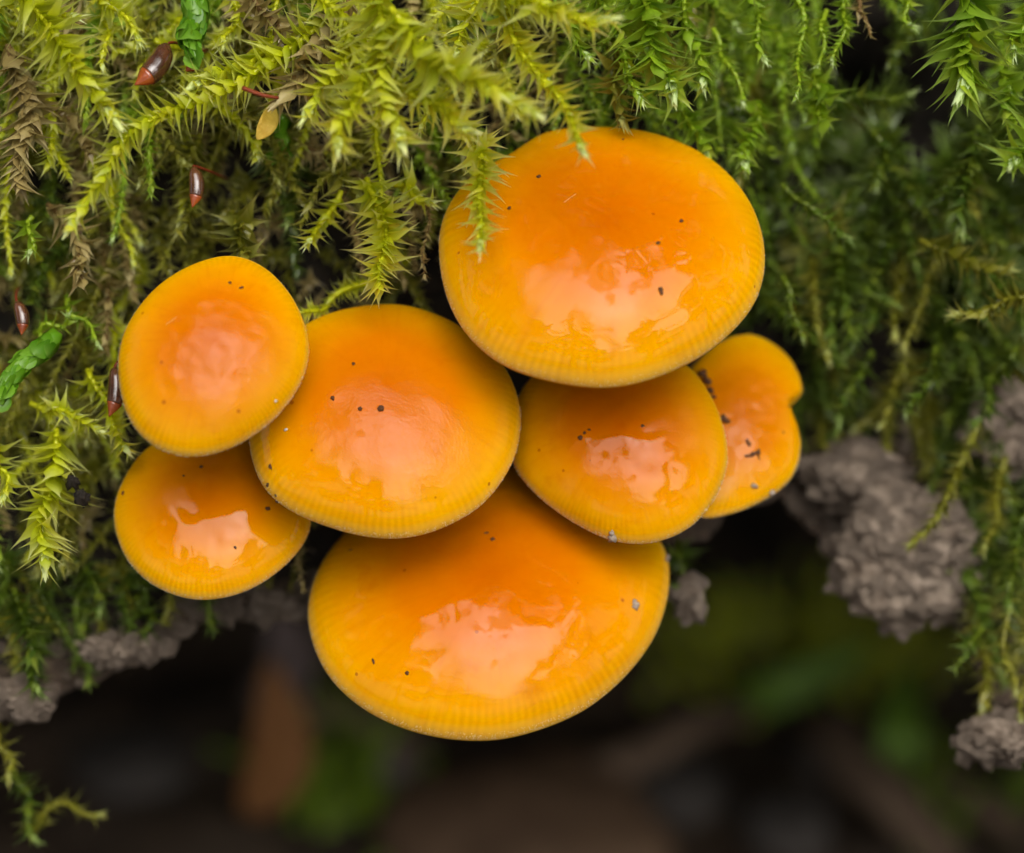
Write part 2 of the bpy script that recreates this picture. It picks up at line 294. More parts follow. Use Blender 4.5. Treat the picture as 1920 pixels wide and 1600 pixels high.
# outline of each cap: radius (hundredths of a millimetre) every two degrees
RIM = {
 'M1': [943, 947, 952, 957, 961, 966, 970, 975, 980, 985, 990, 995, 1001, 1006, 1011, 1016, 1020, 1025, 1030, 1035, 1040, 1044, 1049, 1053, 1056, 1059, 1061, 1063, 1064, 1066, 1067, 1067, 1068, 1070, 1071, 1071, 1071, 1071, 1070, 1069, 1068, 1067, 1066, 1065, 1065, 1065, 1065, 1066, 1067, 1069, 1071, 1073, 1075, 1076, 1074, 1068, 1058, 1045, 1032, 1018, 1007, 1000, 996, 995, 996, 999, 1003, 1007, 1010, 1014, 1017, 1019, 1020, 1020, 1019, 1017, 1014, 1011, 1007, 1003, 999, 994, 990, 984, 978, 971, 965, 959, 954, 950, 946, 943, 940, 937, 935, 933, 932, 931, 930, 930, 929, 929, 929, 930, 930, 929, 929, 927, 927, 926, 925, 924, 922, 921, 919, 916, 912, 908, 903, 898, 893, 889, 884, 880, 876, 873, 870, 868, 867, 865, 864, 863, 863, 862, 861, 860, 858, 856, 854, 851, 849, 846, 843, 841, 838, 836, 834, 832, 830, 829, 829, 829, 829, 831, 832, 834, 836, 838, 841, 843, 845, 848, 851, 855, 859, 864, 869, 875, 881, 886, 892, 898, 904, 910, 915, 920, 925, 929, 933, 938],
 'M2': [537, 540, 542, 544, 546, 547, 549, 550, 552, 553, 555, 556, 559, 561, 563, 566, 568, 571, 574, 578, 581, 585, 588, 591, 595, 599, 603, 608, 613, 618, 623, 627, 631, 635, 638, 641, 644, 647, 648, 649, 649, 648, 646, 643, 639, 634, 628, 622, 617, 611, 606, 601, 597, 592, 587, 583, 579, 575, 572, 568, 565, 562, 560, 557, 555, 552, 550, 547, 545, 543, 542, 541, 540, 539, 538, 538, 538, 538, 539, 540, 541, 541, 542, 543, 543, 544, 545, 545, 546, 547, 547, 548, 550, 551, 552, 554, 556, 558, 560, 563, 566, 569, 573, 577, 581, 586, 591, 596, 601, 605, 609, 613, 617, 621, 624, 627, 630, 632, 633, 635, 636, 636, 636, 635, 634, 633, 631, 629, 626, 622, 618, 613, 608, 603, 597, 592, 586, 580, 575, 570, 566, 561, 556, 550, 545, 540, 536, 532, 528, 525, 522, 519, 517, 515, 513, 512, 511, 510, 509, 508, 507, 506, 506, 507, 507, 508, 509, 510, 511, 513, 515, 517, 519, 521, 524, 526, 528, 530, 533, 535],
 'M3': [791, 794, 797, 800, 803, 805, 808, 810, 812, 814, 816, 817, 819, 821, 822, 824, 825, 826, 827, 827, 828, 829, 829, 830, 830, 830, 830, 831, 832, 834, 836, 837, 839, 840, 842, 844, 847, 849, 852, 855, 858, 860, 861, 862, 861, 861, 859, 858, 857, 856, 856, 856, 856, 857, 858, 858, 859, 860, 860, 861, 861, 860, 860, 858, 856, 854, 851, 849, 848, 847, 844, 842, 838, 834, 830, 827, 824, 822, 820, 817, 814, 810, 807, 805, 803, 802, 802, 801, 800, 799, 798, 796, 796, 796, 797, 797, 798, 799, 800, 800, 801, 802, 803, 804, 805, 805, 803, 801, 797, 793, 789, 785, 780, 775, 769, 764, 759, 754, 748, 743, 739, 735, 732, 729, 728, 727, 727, 726, 726, 727, 727, 728, 729, 729, 731, 732, 733, 734, 736, 737, 738, 738, 739, 740, 740, 740, 740, 740, 740, 741, 741, 742, 743, 744, 746, 748, 750, 751, 753, 755, 756, 757, 757, 758, 758, 759, 761, 763, 765, 767, 770, 773, 775, 777, 779, 781, 783, 785, 787, 789],
 'M4': [588, 588, 587, 586, 585, 585, 586, 587, 589, 592, 594, 596, 596, 596, 596, 596, 596, 597, 599, 601, 604, 606, 607, 608, 608, 608, 608, 609, 610, 613, 615, 618, 622, 624, 625, 625, 624, 622, 622, 621, 622, 623, 625, 627, 630, 632, 633, 633, 633, 632, 632, 632, 633, 635, 636, 638, 639, 639, 638, 636, 635, 634, 633, 633, 632, 631, 630, 628, 626, 624, 621, 617, 614, 611, 608, 605, 603, 601, 600, 599, 598, 597, 597, 595, 594, 592, 590, 589, 587, 585, 583, 580, 578, 575, 573, 571, 569, 567, 565, 563, 562, 560, 559, 558, 556, 555, 553, 552, 551, 550, 549, 548, 547, 545, 545, 544, 543, 542, 541, 539, 539, 538, 538, 537, 536, 536, 535, 535, 535, 534, 533, 533, 532, 531, 530, 529, 527, 526, 524, 523, 522, 521, 521, 520, 520, 520, 519, 518, 518, 518, 518, 518, 518, 519, 519, 520, 521, 522, 523, 525, 527, 529, 532, 535, 538, 542, 545, 549, 553, 557, 562, 566, 569, 573, 576, 579, 582, 585, 587, 588],
 'M5': [629, 628, 627, 627, 626, 625, 625, 626, 626, 627, 628, 630, 631, 634, 636, 638, 641, 643, 646, 649, 653, 657, 661, 667, 672, 677, 681, 684, 686, 687, 689, 691, 694, 698, 702, 705, 707, 708, 707, 706, 705, 705, 705, 706, 708, 711, 714, 716, 717, 717, 716, 715, 713, 713, 713, 714, 715, 718, 721, 723, 724, 725, 724, 722, 721, 721, 721, 722, 722, 723, 722, 721, 719, 717, 713, 709, 705, 701, 697, 693, 689, 684, 680, 675, 671, 668, 665, 662, 659, 656, 653, 651, 649, 647, 644, 640, 634, 627, 619, 611, 604, 597, 591, 585, 580, 575, 570, 565, 561, 557, 554, 551, 549, 547, 546, 544, 543, 543, 543, 543, 544, 545, 547, 549, 552, 555, 558, 562, 567, 571, 576, 580, 584, 588, 592, 597, 601, 604, 608, 611, 614, 617, 620, 623, 625, 627, 629, 631, 633, 635, 636, 637, 638, 639, 640, 639, 639, 638, 637, 636, 636, 635, 634, 634, 633, 633, 633, 633, 632, 632, 632, 633, 633, 633, 633, 633, 633, 632, 631, 630],
 'M6': [367, 365, 362, 357, 352, 348, 345, 342, 340, 338, 339, 342, 342, 332, 349, 408, 459, 485, 499, 509, 519, 529, 540, 551, 559, 568, 578, 589, 598, 606, 613, 621, 629, 636, 641, 647, 653, 659, 663, 665, 667, 669, 665, 658, 651, 646, 640, 631, 621, 613, 606, 598, 587, 574, 562, 551, 541, 533, 525, 517, 511, 505, 499, 491, 482, 473, 464, 457, 451, 445, 440, 435, 431, 428, 426, 423, 422, 421, 420, 420, 420, 421, 422, 424, 426, 428, 428, 428, 428, 428, 429, 430, 432, 434, 437, 440, 444, 449, 454, 460, 467, 475, 483, 492, 502, 511, 518, 524, 531, 537, 545, 553, 562, 573, 584, 597, 611, 622, 628, 631, 634, 638, 643, 648, 654, 651, 640, 630, 619, 607, 596, 585, 576, 567, 559, 551, 541, 533, 525, 519, 513, 506, 500, 495, 490, 485, 481, 478, 476, 473, 469, 464, 460, 457, 454, 452, 449, 447, 442, 436, 432, 428, 424, 421, 419, 416, 411, 406, 402, 398, 395, 393, 391, 389, 386, 382, 377, 374, 371, 369],
 'M7': [1030, 1043, 1056, 1069, 1083, 1097, 1111, 1125, 1140, 1154, 1168, 1180, 1192, 1200, 1205, 1208, 1208, 1208, 1207, 1205, 1203, 1199, 1195, 1190, 1186, 1183, 1180, 1177, 1172, 1167, 1161, 1156, 1151, 1148, 1146, 1145, 1145, 1144, 1141, 1137, 1132, 1126, 1121, 1117, 1115, 1112, 1110, 1107, 1104, 1101, 1099, 1098, 1097, 1098, 1098, 1098, 1097, 1094, 1091, 1088, 1085, 1084, 1083, 1083, 1082, 1080, 1078, 1075, 1072, 1070, 1068, 1069, 1070, 1071, 1073, 1075, 1077, 1079, 1081, 1083, 1084, 1085, 1085, 1085, 1086, 1086, 1085, 1084, 1081, 1078, 1074, 1070, 1066, 1062, 1057, 1053, 1048, 1044, 1040, 1035, 1030, 1025, 1019, 1012, 1006, 999, 992, 985, 978, 970, 963, 956, 948, 941, 934, 926, 919, 912, 905, 899, 893, 887, 881, 875, 870, 866, 861, 857, 853, 849, 845, 842, 839, 837, 835, 833, 831, 828, 826, 823, 821, 819, 817, 816, 814, 813, 813, 813, 814, 816, 817, 819, 821, 824, 828, 832, 836, 840, 843, 847, 850, 854, 860, 865, 871, 877, 884, 891, 899, 908, 918, 927, 937, 947, 958, 970, 982, 994, 1005, 1017],
}
# ---------------------------------------------------------------- setting: ground and ledge
def axis_steps(lo, hi, fine_lo, fine_hi, step, grow=1.35):
    xs = list(np.arange(fine_lo, fine_hi + 1e-6, step)); s = step
    while xs[-1] < hi: s *= grow; xs.append(min(hi, xs[-1] + s))
    s = step; left = []; x = fine_lo
    while x > lo: s *= grow; x = max(lo, x - s); left.append(x)
    return np.array(left[::-1] + xs)
def grid_faces(ni, nj):
    i, j = np.meshgrid(np.arange(ni - 1), np.arange(nj - 1), indexing='ij'); a = (i * nj + j).ravel()
    return np.stack([a, a + nj, a + nj + 1, a + 1], 1)
gx = axis_steps(-3000, 3000, -14, 14, .22); gy = axis_steps(-3000, 3000, -8, 20, .22)
def ground_z(x, y):
    return .45 * fbm((x, y, 0), .25, 5, 3.1) + .12 * fbm((x, y, 0), 1.3, 3, 8.0)
gv = [(x, y, ground_z(x, y) if abs(x) < 60 and abs(y) < 60 else 0) for x in gx for y in gy]
ground = link('ground', mesh_from('ground', np.array(gv) * CM, grid_faces(len(gx), len(gy))[:, ::-1], M_GROUND))
ground['kind'] = 'structure'
def on_ground(x, y, lift=0.0):      # where the line of sight through a photograph point meets the ground
    p0 = W([0, 0, -CAM_D]); p1 = W(at(x, y, 0)); v = p1 - p0; z = 0
    for _ in range(4):
        q = p0 + v * (z + lift - p0[2]) / v[2]; z = ground_z(q[0], q[1])
    return q

EDGE = np.array([(-4000, 1500), (-300, 1420), (0, 1345), (150, 1285), (300, 1205), (450, 1140), (620, 1130), (800, 1040), (1100, 1000), (1290, 1040), (1345, 1010), (1400, 940), (1480, 930), (1560, 1010), (1700, 1150), (1800, 1180), (1850, 1210), (1890, 1330), (2000, 1360), (2400, 1400), (6000, 1500)], float)
def edge_u(r): return (800 - np.interp(r * PPC * .95 + 960, EDGE[:, 0], EDGE[:, 1])) / PPC * 1.06
def s01(x, a, b):
    t = min(1, max(0, (x - a) / (b - a))); return t * t * (3 - 2 * t)
def face_d(r, u):
    d = 1.15 - .35 * s01(u, .8, 2.4) * (1 - s01(r, .3, 1.6)) + .80 * s01(r, .9, 1.9) * (1 - .45 * s01(u, 1.3, 2.4))
    d += .45 * math.exp(-((r / 1.5) ** 2 + ((u + .3) / 1.1) ** 2))
    d += 1.3 * math.exp(-(((r - 2.2) / .42) ** 2 + ((u - 2.1) / .35) ** 2))        # the dark hollow
    d += .16 * fbm((r, u, 0), .9, 4, 1.7)
    return d
bx = axis_steps(-60, 60, -4.6, 4.6, .06)
rows = []
for r in bx:
    ue = edge_u(r) + .05 * fbm((r, 0, 0), 4, 4, 5.0); col = []
    ut = 4.2
    d0 = face_d(r, ut)
    top = np.array([r, ut, d0])
    yv = FRAME @ np.array([0, 1, 0]); zv = FRAME @ np.array([0, 0, 1])     # world axes in r,u,d
    for s in (60, 35, 18, 9, 5, 2.5, 1.2, .5): col.append(top + yv * s + zv * .15 * s ** .5)
    for u in np.linspace(ut, ue, 110): col.append(np.array([r, u, face_d(r, u)]))
    lip = np.array([r, ue, face_d(r, ue)])
    for s in (.12, .3, .6, 1, 1.6, 2.5, 4, 6, 9, 12): col.append(lip + yv * s - zv * (.10 * math.sin(min(s, 1) * math.pi) - .06 * s))
    back = col[-1]; zb = W(back)[2]
    for f in (.3, .6, 1.0): col.append(back - zv * (zb + 1) * f)
    rows.append(col)
nb = len(rows[0]); bp = W(np.array(rows).reshape(-1, 3))
off = np.array([noise.noise_vector(Vector(p * 3.2)) for p in bp]) * .05 + np.array([noise.noise_vector(Vector(p * 9)) for p in bp]) * .025
bp = bp + off
bank = link('mossy_bank', mesh_from('mossy_bank', bp * CM, grid_faces(len(bx), nb)[:, ::-1], M_BANK))
bank['kind'] = 'structure'
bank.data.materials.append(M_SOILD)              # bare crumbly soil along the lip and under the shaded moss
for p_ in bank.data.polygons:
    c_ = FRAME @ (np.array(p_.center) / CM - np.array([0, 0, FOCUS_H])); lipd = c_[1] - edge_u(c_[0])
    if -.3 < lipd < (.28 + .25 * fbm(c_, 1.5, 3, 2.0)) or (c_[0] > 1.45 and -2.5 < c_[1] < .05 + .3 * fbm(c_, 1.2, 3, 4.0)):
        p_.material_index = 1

# ---------------------------------------------------------------- woodland around (seen only mirrored in the wet caps)
def tree(x, y, h, cr, seed, label):
    rg = np.random.default_rng(seed)
    root = thing('woodland_tree', label, 'tree', (x, y, 0), 'trees standing round the mossy ledge')
    path = catmull([(0, 0, -.1), (.1 * rg.normal(), .1 * rg.normal(), h * .4), (.25 * rg.normal(), .25 * rg.normal(), h)], 14)
    V, F = tube(path, np.linspace(.16, .03, 14), 8)
    V = list(V); F = list(F)
    ends = []
    for k in range(9):
        b = path[5 + k % 8]; a = k * 2.4 + rg.normal() * .3; l = cr * (.6 + .5 * rg.random())
        e = b + np.array([math.cos(a) * l, math.sin(a) * l, l * .45])
        v, f = tube(catmull([b, (b + e) / 2 + (0, 0, .15), e], 6), np.linspace(.05, .012, 6), 5)
        n0 = len(V); V += list(v); F += [tuple(i + n0 for i in q) for q in f]; ends.append((b, e))
    link('trunk', mesh_from('trunk', V, F, M_BARK), root)
    n = 620
    cl = []
    for b, e in ends:
        for f in (.45, .75, 1.0): cl.append(b + (e - b) * f)
    cl.append(path[-1]); cl = np.array(cl)
    c = cl[rg.integers(0, len(cl), n)] + rg.normal(size=(n, 3)) * cr * .17
    ax = rg.normal(size=(n, 3)); ax /= np.linalg.norm(ax, axis=1)[:, None]
    bx_ = np.cross(ax, rg.normal(size=(n, 3))); bx_ /= np.linalg.norm(bx_, axis=1)[:, None]
    l = (.10 + .16 * rg.random(n))[:, None]; w = l * .6
    q = np.stack([c - ax * l, c + bx_ * w, c + ax * l, c - bx_ * w], 1).reshape(-1, 3)
    cr_o = link('crown', mesh_from('crown', q, np.arange(n * 4).reshape(n, 4), M_TLEAF), root, kind='stuff')
TREES = [(5.6, -.5, 6.4, 1.5), (-3.3, -1.1, 6.0, 1.4), (1.2, 1.5, 5.6, 1.5), (-1.2, -5.2, 6.3, 1.5), (3.9, -4.9, 6.6, 1.4), (-2.6, 2.6, 6.2, 1.7), (.4, 3.4, 6.6, 1.8), (3.2, 2.3, 6.0, 1.8), (5.0, -1.6, 6.3, 1.7), (4.2, -5.6, 6.8, 1.7), (-.6, -6.9, 6.2, 1.8), (-3.6, -4.2, 6.4, 1.8), (-3.6, -.4, 6.0, 1.7), (-1.2, 2.2, 5.0, 1.7), (1.8, 2.2, 5.2, 1.7)]
for i, (x, y, h, c) in enumerate(TREES):
    tree(x, y, h, c, 40 + i, 'leafy woodland tree on the ground of the dark wood round the mossy ledge')

# ---------------------------------------------------------------- the mushrooms
N_PH = 240
def cap_frame(th, ro):
    th, ro = math.radians(th), math.radians(ro)
    n = np.array([math.sin(th) * math.sin(ro), math.sin(th) * math.cos(ro), -math.cos(th)])
    ex = np.array([1, 0, 0.]) - n * n[0]; ex /= np.linalg.norm(ex)
    ey = np.cross(ex, n)
    if ey[1] < 0: ey = -ey
    return n, ex, ey
NR = 72
CAPS_W = {}        # name -> (BVH in cm world)
def mushroom(key, px, py, d, tilt, roll, H, R, label, mat, bumps=(), wob=.012, lean=(0, 0)):
    R = np.interp(np.arange(N_PH) / N_PH, np.arange(len(R) + 1) / len(R), np.append(R, R[0]))
    for _ in range(2 if key == 'M6' else 8): R = (np.roll(R, 1) + 2 * R + np.roll(R, -1)) / 4
    k_ = 30; Rs = np.convolve(np.concatenate([R[-k_:], R, R[:k_]]), np.ones(2 * k_ + 1) / (2 * k_ + 1), 'valid')
    n, ex, ey = cap_frame(tilt, roll); O = at(px, py, d); Rm = R.mean()
    base = W(O + np.array([lean[0], lean[1] - .25 * Rm, 0]) + np.array([0, 0, 1.0])) * CM
    # foot of the stipe: on the ledge behind the cap
    foot = O - n * (.55 * Rm) + np.array([lean[0], lean[1] - .1, 0]); foot[2] = face_d(foot[0], foot[1]) + .15
    origin = W(foot) * CM
    root = thing('mushroom', label, 'mushroom', origin)
    ph = np.arange(N_PH) * 2 * math.pi / N_PH
    s = np.linspace(0, 1, NR); rt = np.sin(s * math.pi / 2); zt = (1 - rt * rt) ** .55 * H
    prof = [(r, z, r) for r, z in zip(rt, zt)]
    lipz = -.045 * Rm
    prof += [(.998, lipz * .35, 1.0), (.990, lipz * .75, 1.0), (.972, lipz, 1.0), (.945, lipz * .8, 1.0),
             (.85, -.01 * Rm, 1.), (.65, .04 * Rm, 1.), (.4, .075 * Rm, 1.), (.12, .10 * Rm, 1.)]
    V, UV = [], []
    for k, (r, z, v) in enumerate(prof):
        if k == 0:
            V.append((0, 0, z + 0)); UV.append((0, 0)); continue
        for j in range(N_PH):
            a = ph[j]; rj = Rs[j] * r + (R[j] - Rs[j]) * r ** 5; x, y = rj * math.cos(a), rj * math.sin(a); zz = z
            if k < NR:
                fall = (1 - r ** 4)
                zz += fall * wob * fbm((x, y, px * .01), 1.6 / Rm, 3, py * .013)
            V.append((x, y, zz)); UV.append((j / N_PH, v))
    for (bx_, by_, bs, bh) in bumps:             # umbo and dents, in units of the mean radius
        for i, (x, y, z) in enumerate(V):
            g = math.exp(-(((x / Rm - bx_) ** 2 + (y / Rm - by_) ** 2) / (2 * bs * bs)))
            if i < 1 + (NR - 1) * N_PH: V[i] = (x, y, z + bh * Rm * g * (1 - UV[i][1] ** 6))
    V[0] = (0, 0, np.mean([V[1 + j][2] for j in range(N_PH)]))
    V = np.array(V)
    to_world = lambda Q: W(O + Q[:, :1] * ex + Q[:, 1:2] * ey + Q[:, 2:] * n)
    F = [(0, 1 + j, 1 + (j + 1) % N_PH) for j in range(N_PH)]
    for k in range(len(prof) - 2):
        for j in range(N_PH):
            a, b = 1 + k * N_PH + j, 1 + k * N_PH + (j + 1) % N_PH
            F.append((a, a + N_PH, b + N_PH, b))
    # ex,ey,n may be left-handed: orient faces outwards
    if np.dot(np.cross(ex, ey), n) * np.sign(np.linalg.det(FRAME)) < 0: F = [tuple(reversed(f)) for f in F]
    Vw = to_world(V)
    me = mesh_from('cap', Vw * CM - origin, F, mat)
    # the seam of the angular coordinate must not run backwards: write it per corner
    ul = me.uv_layers.new(name='UVMap'); data = np.zeros((len(me.loops), 2), np.float32)
    for p in me.polygons:
        us = [UV[me.loops[l].vertex_index] for l in p.loop_indices]; mx = max(u for u, _ in us)
        for l, (u, v) in zip(p.loop_indices, us): data[l] = (u + 1 if mx > .9 and u < .1 else u, v)
    ul.data.foreach_set('uv', data.ravel())
    cap = link('cap', me, root)
    CAPS_W[key] = BVHTree.FromPolygons([tuple(p) for p in Vw], F)
    # gills: thin radial plates under the cap
    gv, gf = [], []
    for j in range(72):
        a = 2 * math.pi * (j + .5) / 72; Rj = np.interp(a, np.append(ph, 2 * math.pi), np.append(R, R[0])) * (.965)
        full = j % 3 == 0; r0 = .14 if full else (.45 if j % 3 == 1 else .62)
        ring = []
        for r in np.linspace(r0, 1, 6):
            zt_ = np.interp(r, [.12, .4, .65, .85, .945, 1], [.10, .075, .04, -.01, -.036, -.04]) * Rm
            dep = .10 * Rm * math.sin(math.pi * min(1, (1 - r) / (1 - r0) * .75 + .05)) + .004
            ring.append((r, zt_ + .01 * Rm, zt_ - dep))
        for side in (-.006, .006):
            for r, z1, z2 in ring:
                x, y = Rj * r * math.cos(a) - side * Rm * math.sin(a), Rj * r * math.sin(a) + side * Rm * math.cos(a)
                gv += [(x, y, z1), (x, y, z2)]
        b0 = len(gv) - 24
        for k in range(5):
            for sd in (0, 12):
                q = b0 + sd + 2 * k; f = (q, q + 1, q + 3, q + 2); gf.append(f if sd else tuple(reversed(f)))
            q = b0 + 2 * k; gf.append((q + 1, q + 13, q + 15, q + 3))
    g = link('gills', mesh_from('gills', to_world(np.array(gv)) * CM - origin, gf, M_GILL, sm=False), root, kind='stuff')
    # stipe from the gills back to the ledge
    top = O - n * (-.06 * Rm); mid = (top + foot) / 2 - n * .15 * Rm + np.array([0, -.06, 0])
    pth = W(catmull([top, top - n * .18 * Rm, mid, foot], 16))
    v, f = tube(pth, np.linspace(.15, .11, 16) * Rm, 14)
    link('stipe', mesh_from('stipe', v * CM - origin, f, M_STIPE), root)
    # frosty fringe of hairs along the margin
    nh = int(3200 * Rm); a = rng.random(nh) * 2 * math.pi; a = a[rng.random(nh) < np.clip(.55 - .75 * np.sin(a + .25), .06, 1)]; nh = len(a)
    Rj = np.interp(a, np.append(ph, 2 * math.pi), np.append(R, R[0]))
    rr = 1 - .010 * rng.random(nh) ** 1.5; zz = np.interp(rr, [.97, 1], [lipz, -.1 * lipz])
    up = rng.random(nh) < .45
    zz = np.where(up, (1 - np.minimum(rr, .9999) ** 2) ** .55 * H, zz)
    pos = np.stack([Rj * rr * np.cos(a), Rj * rr * np.sin(a), zz], 1)
    out = np.stack([np.cos(a), np.sin(a), rng.normal(size=nh) * .35 - .25 + .5 * up], 1) + rng.normal(size=(nh, 3)) * .25
    out /= np.linalg.norm(out, axis=1)[:, None]
    ln = .004 + .009 * rng.random(nh); sd = np.stack([-np.sin(a), np.cos(a), 0 * a], 1) * .0014
    zz_ = np.array([0, 0, .0014])
    hv = np.stack([pos - sd - out * .004, pos + sd - out * .004, pos + zz_ - out * .004, pos + out * ln[:, None]], 1).reshape(-1, 3)
    t4 = np.array([[0, 1, 3], [1, 2, 3], [2, 0, 3]]); hf = (np.arange(nh)[:, None, None] * 4 + t4).reshape(-1, 3)
    link('rim_fuzz', mesh_from('rim_fuzz', to_world(hv) * CM - origin, hf, M_FUZZ), cap, kind='stuff')
    return root
ORANGE = ((.40, .082, .0), (.49, .130, .0), (.67, .335, .0))
DEEP = ((.38, .077, .0), (.48, .123, .0), (.67, .325, .0))
YELL = ((.43, .105, .0), (.50, .150, .0), (.67, .335, .0))
def C(key, *a, pal=ORANGE, peel=.5, **k):
    mushroom(key, *a, np.array(RIM[key]) / 1000.0, mat=cap_mat('cap_' + key.lower().replace('m', 'skin_'), *pal, seed=.137 * (ord(key[1]) - 47), peel=peel), **k)
C('M1', 1130, 505, -.10, 37, 2, 0.414, label='large glossy orange mushroom cap under the moss tips, highest of the cluster', peel=.25,
  wob=.012)
C('M2', 402, 672, -.38, 22, 6, 0.285, label='round matt orange mushroom cap beside the brown moss capsule, above a smaller cap', peel=1.0,
  bumps=((.05, .0, .3, .03),))
C('M3', 722, 805, .0, 32, 4, 0.356, label='broad orange mushroom cap with two dark specks in the middle of the cluster', peel=.8,
  bumps=((-.15, .1, .25, .035), (.3, .0, .25, .02)))
C('M4', 398, 975, .28, 30, 0, 0.257, label='small yellow-orange mushroom cap tucked under the round matt cap', peel=.6, pal=YELL,
  bumps=((-.2, .15, .2, .02), (.3, .1, .2, .02)))
C('M5', 1165, 845, .30, 26, -4, 0.304, label='humped orange mushroom cap with a grey soil crumb on its lower rim', peel=.95, pal=DEEP,
  bumps=((.05, .05, .24, .06), (-.3, .25, .2, .03)))
C('M6', 1385, 805, .78, 28, 10, 0.193, label='yellow mushroom cap with a notched edge and dark bark bits on it', peel=.5, pal=YELL,
  bumps=((-.1, .1, .3, .03),))
C('M7', 915, 1165, .42, 38, 2, 0.443, label='large glossy orange mushroom cap hanging lowest in the cluster', peel=.3, pal=DEEP,
  bumps=((.0, .1, .3, .02),), wob=.016)

# ---------------------------------------------------------------- moss
def leaf_template(ts, ws, wr, fold, bend, lat=0.0):
    V, A, F = [], [], []
    for t, w in zip(ts, ws):
        h = .5 * w * wr; z = bend * t * t
        x = lat * t * t; V += [(x - h, t, z + fold * h), (x, t, z), (x + h, t, z + fold * h)]; A += [t] * 3
    n = len(ts)
    for i in range(n - 1):
        a = 3 * i
        F += [(a, a + 1, a + 4), (a, a + 4, a + 3), (a + 1, a + 2, a + 5), (a + 1, a + 5, a + 4)]
    V.append((lat, 1, bend)); A.append(1.0); a = 3 * (n - 1)
    F += [(a, a + 1, 3 * n), (a + 1, a + 2, 3 * n)]
    return np.array(V), np.array(F), np.array(A)
HI = ([0, .12, .28, .46, .66, .86], [.5, .9, 1, .62, .24, .07])
LO = ([0, .25, .6], [.5, 1, .35])
OV = ([0, .15, .35, .6, .8, .93], [.6, .95, 1.05, .95, .62, .28])
TEMPL = {
 'lance': [leaf_template(*HI, .36, .5, b, l) for b, l in ((-.22, .08), (-.02, -.12), (-.42, .0), (-.6, .15), (.1, -.05), (-.3, -.25))],
 'lance_lo': [leaf_template(*LO, .42, .5, b, l) for b, l in ((-.22, .1), (-.05, -.1), (-.45, .2))],
 'broad': [leaf_template(*HI, .52, .55, b, l) for b, l in ((-.12, .1), (.05, -.1), (-.3, .2), (-.5, -.15))],
 'scale': [leaf_template(*OV, 1.0, .6, b) for b in (.16, .22, .10)],
 'bud':   [leaf_template([0, .12, .3, .5, .72, .9], [.6, .95, 1, .8, .42, .14], .34, 1.0, b) for b in (.05, .03)],
}
LEAF_MESH = {}
def leaf_mesh(kind, var, sp):
    key = (kind, var, sp)
    if key not in LEAF_MESH:
        V, F, A = TEMPL[kind][var]
        LEAF_MESH[key] = mesh_from('leaf', V, F, MOSS[sp], attrs={'along': A})
    return LEAF_MESH[key]

def shoot_leaves(path, L, spacing, rg, kind='lance', alpha=(52, 22), bud=True, taper=.55, flat=0.0, off=0.0):
    """path: (n,3) world cm.  Returns per leaf: pos, 3x3 (columns x,y,z), length, tint, bud"""
    seg = np.linalg.norm(np.diff(path, axis=0), axis=1); cum = np.concatenate([[0], np.cumsum(seg)]); tot = cum[-1]
    n = max(6, int(tot / spacing)); s = (np.arange(n) + .5) / n
    pos = np.stack([np.interp(s * tot, cum, path[:, k]) for k in range(3)], 1)
    T = np.stack([np.interp(s * tot, cum, np.gradient(path[:, k], cum + 1e-9 * np.arange(len(cum)))) for k in range(3)], 1)
    T /= np.linalg.norm(T, axis=1)[:, None] + 1e-9
    view = FW
    N = np.cross(T, view); N /= np.linalg.norm(N, axis=1)[:, None] + 1e-6; B = np.cross(T, N)
    jit = .25 if kind == 'scale' else 1.0
    a = np.arange(n) * 2.39996 + rg.random() * 6.28 + rg.normal(size=n) * .35 * jit
    o = np.cos(a)[:, None] * N + (np.sin(a) * (1 - flat))[:, None] * B; o /= np.linalg.norm(o, axis=1)[:, None]
    al = np.radians(alpha[0] + (alpha[1] - alpha[0]) * s ** 1.5 + rg.normal(size=n) * 9 * jit)
    y = np.cos(al)[:, None] * T + np.sin(al)[:, None] * o + rg.normal(size=(n, 3)) * .08 * jit
    y /= np.linalg.norm(y, axis=1)[:, None]
    z = np.sin(al)[:, None] * T - np.cos(al)[:, None] * o; z -= y * np.sum(y * z, 1)[:, None]; z /= np.linalg.norm(z, axis=1)[:, None]
    x = np.cross(y, z)
    pos = pos + o * (off * np.sqrt(np.maximum(.05, 1 - s ** 3)))[:, None]
    ln = L * (1 - (1 - taper) * s ** 2) * (.8 + .4 * rg.random(n)) * np.minimum(1, .65 + s * 3)
    tint = np.clip(rg.normal(.45, .22, n) + .15 * (s - .5), 0, 1); bd = np.zeros(n)
    kk = np.zeros(n, int)
    if bud:                                       # folded young leaves make a pale pointed tip
        nbud = 5; pe = path[-1]; Te = T[-1]; Ne, Be = N[-1], B[-1]
        for i in range(nbud):
            aa = i * 1.257 + rg.random() * .4; oo = math.cos(aa) * Ne + math.sin(aa) * Be
            al_ = math.radians(1.5 + 2.5 * rg.random()); yy = math.cos(al_) * Te + math.sin(al_) * oo
            zz = math.sin(al_) * Te - math.cos(al_) * oo; xx = np.cross(yy, zz)
            pos = np.vstack([pos, pe - Te * L * .2 + oo * L * .05]); x = np.vstack([x, xx]); y = np.vstack([y, yy]); z = np.vstack([z, zz])
            ln = np.append(ln, L * (.55 + .12 * rg.random())); tint = np.append(tint, .7); bd = np.append(bd, .45 + .35 * rg.random()); kk = np.append(kk, 1)
    return pos, np.stack([x, y, z], 2), ln, tint, bd, kk

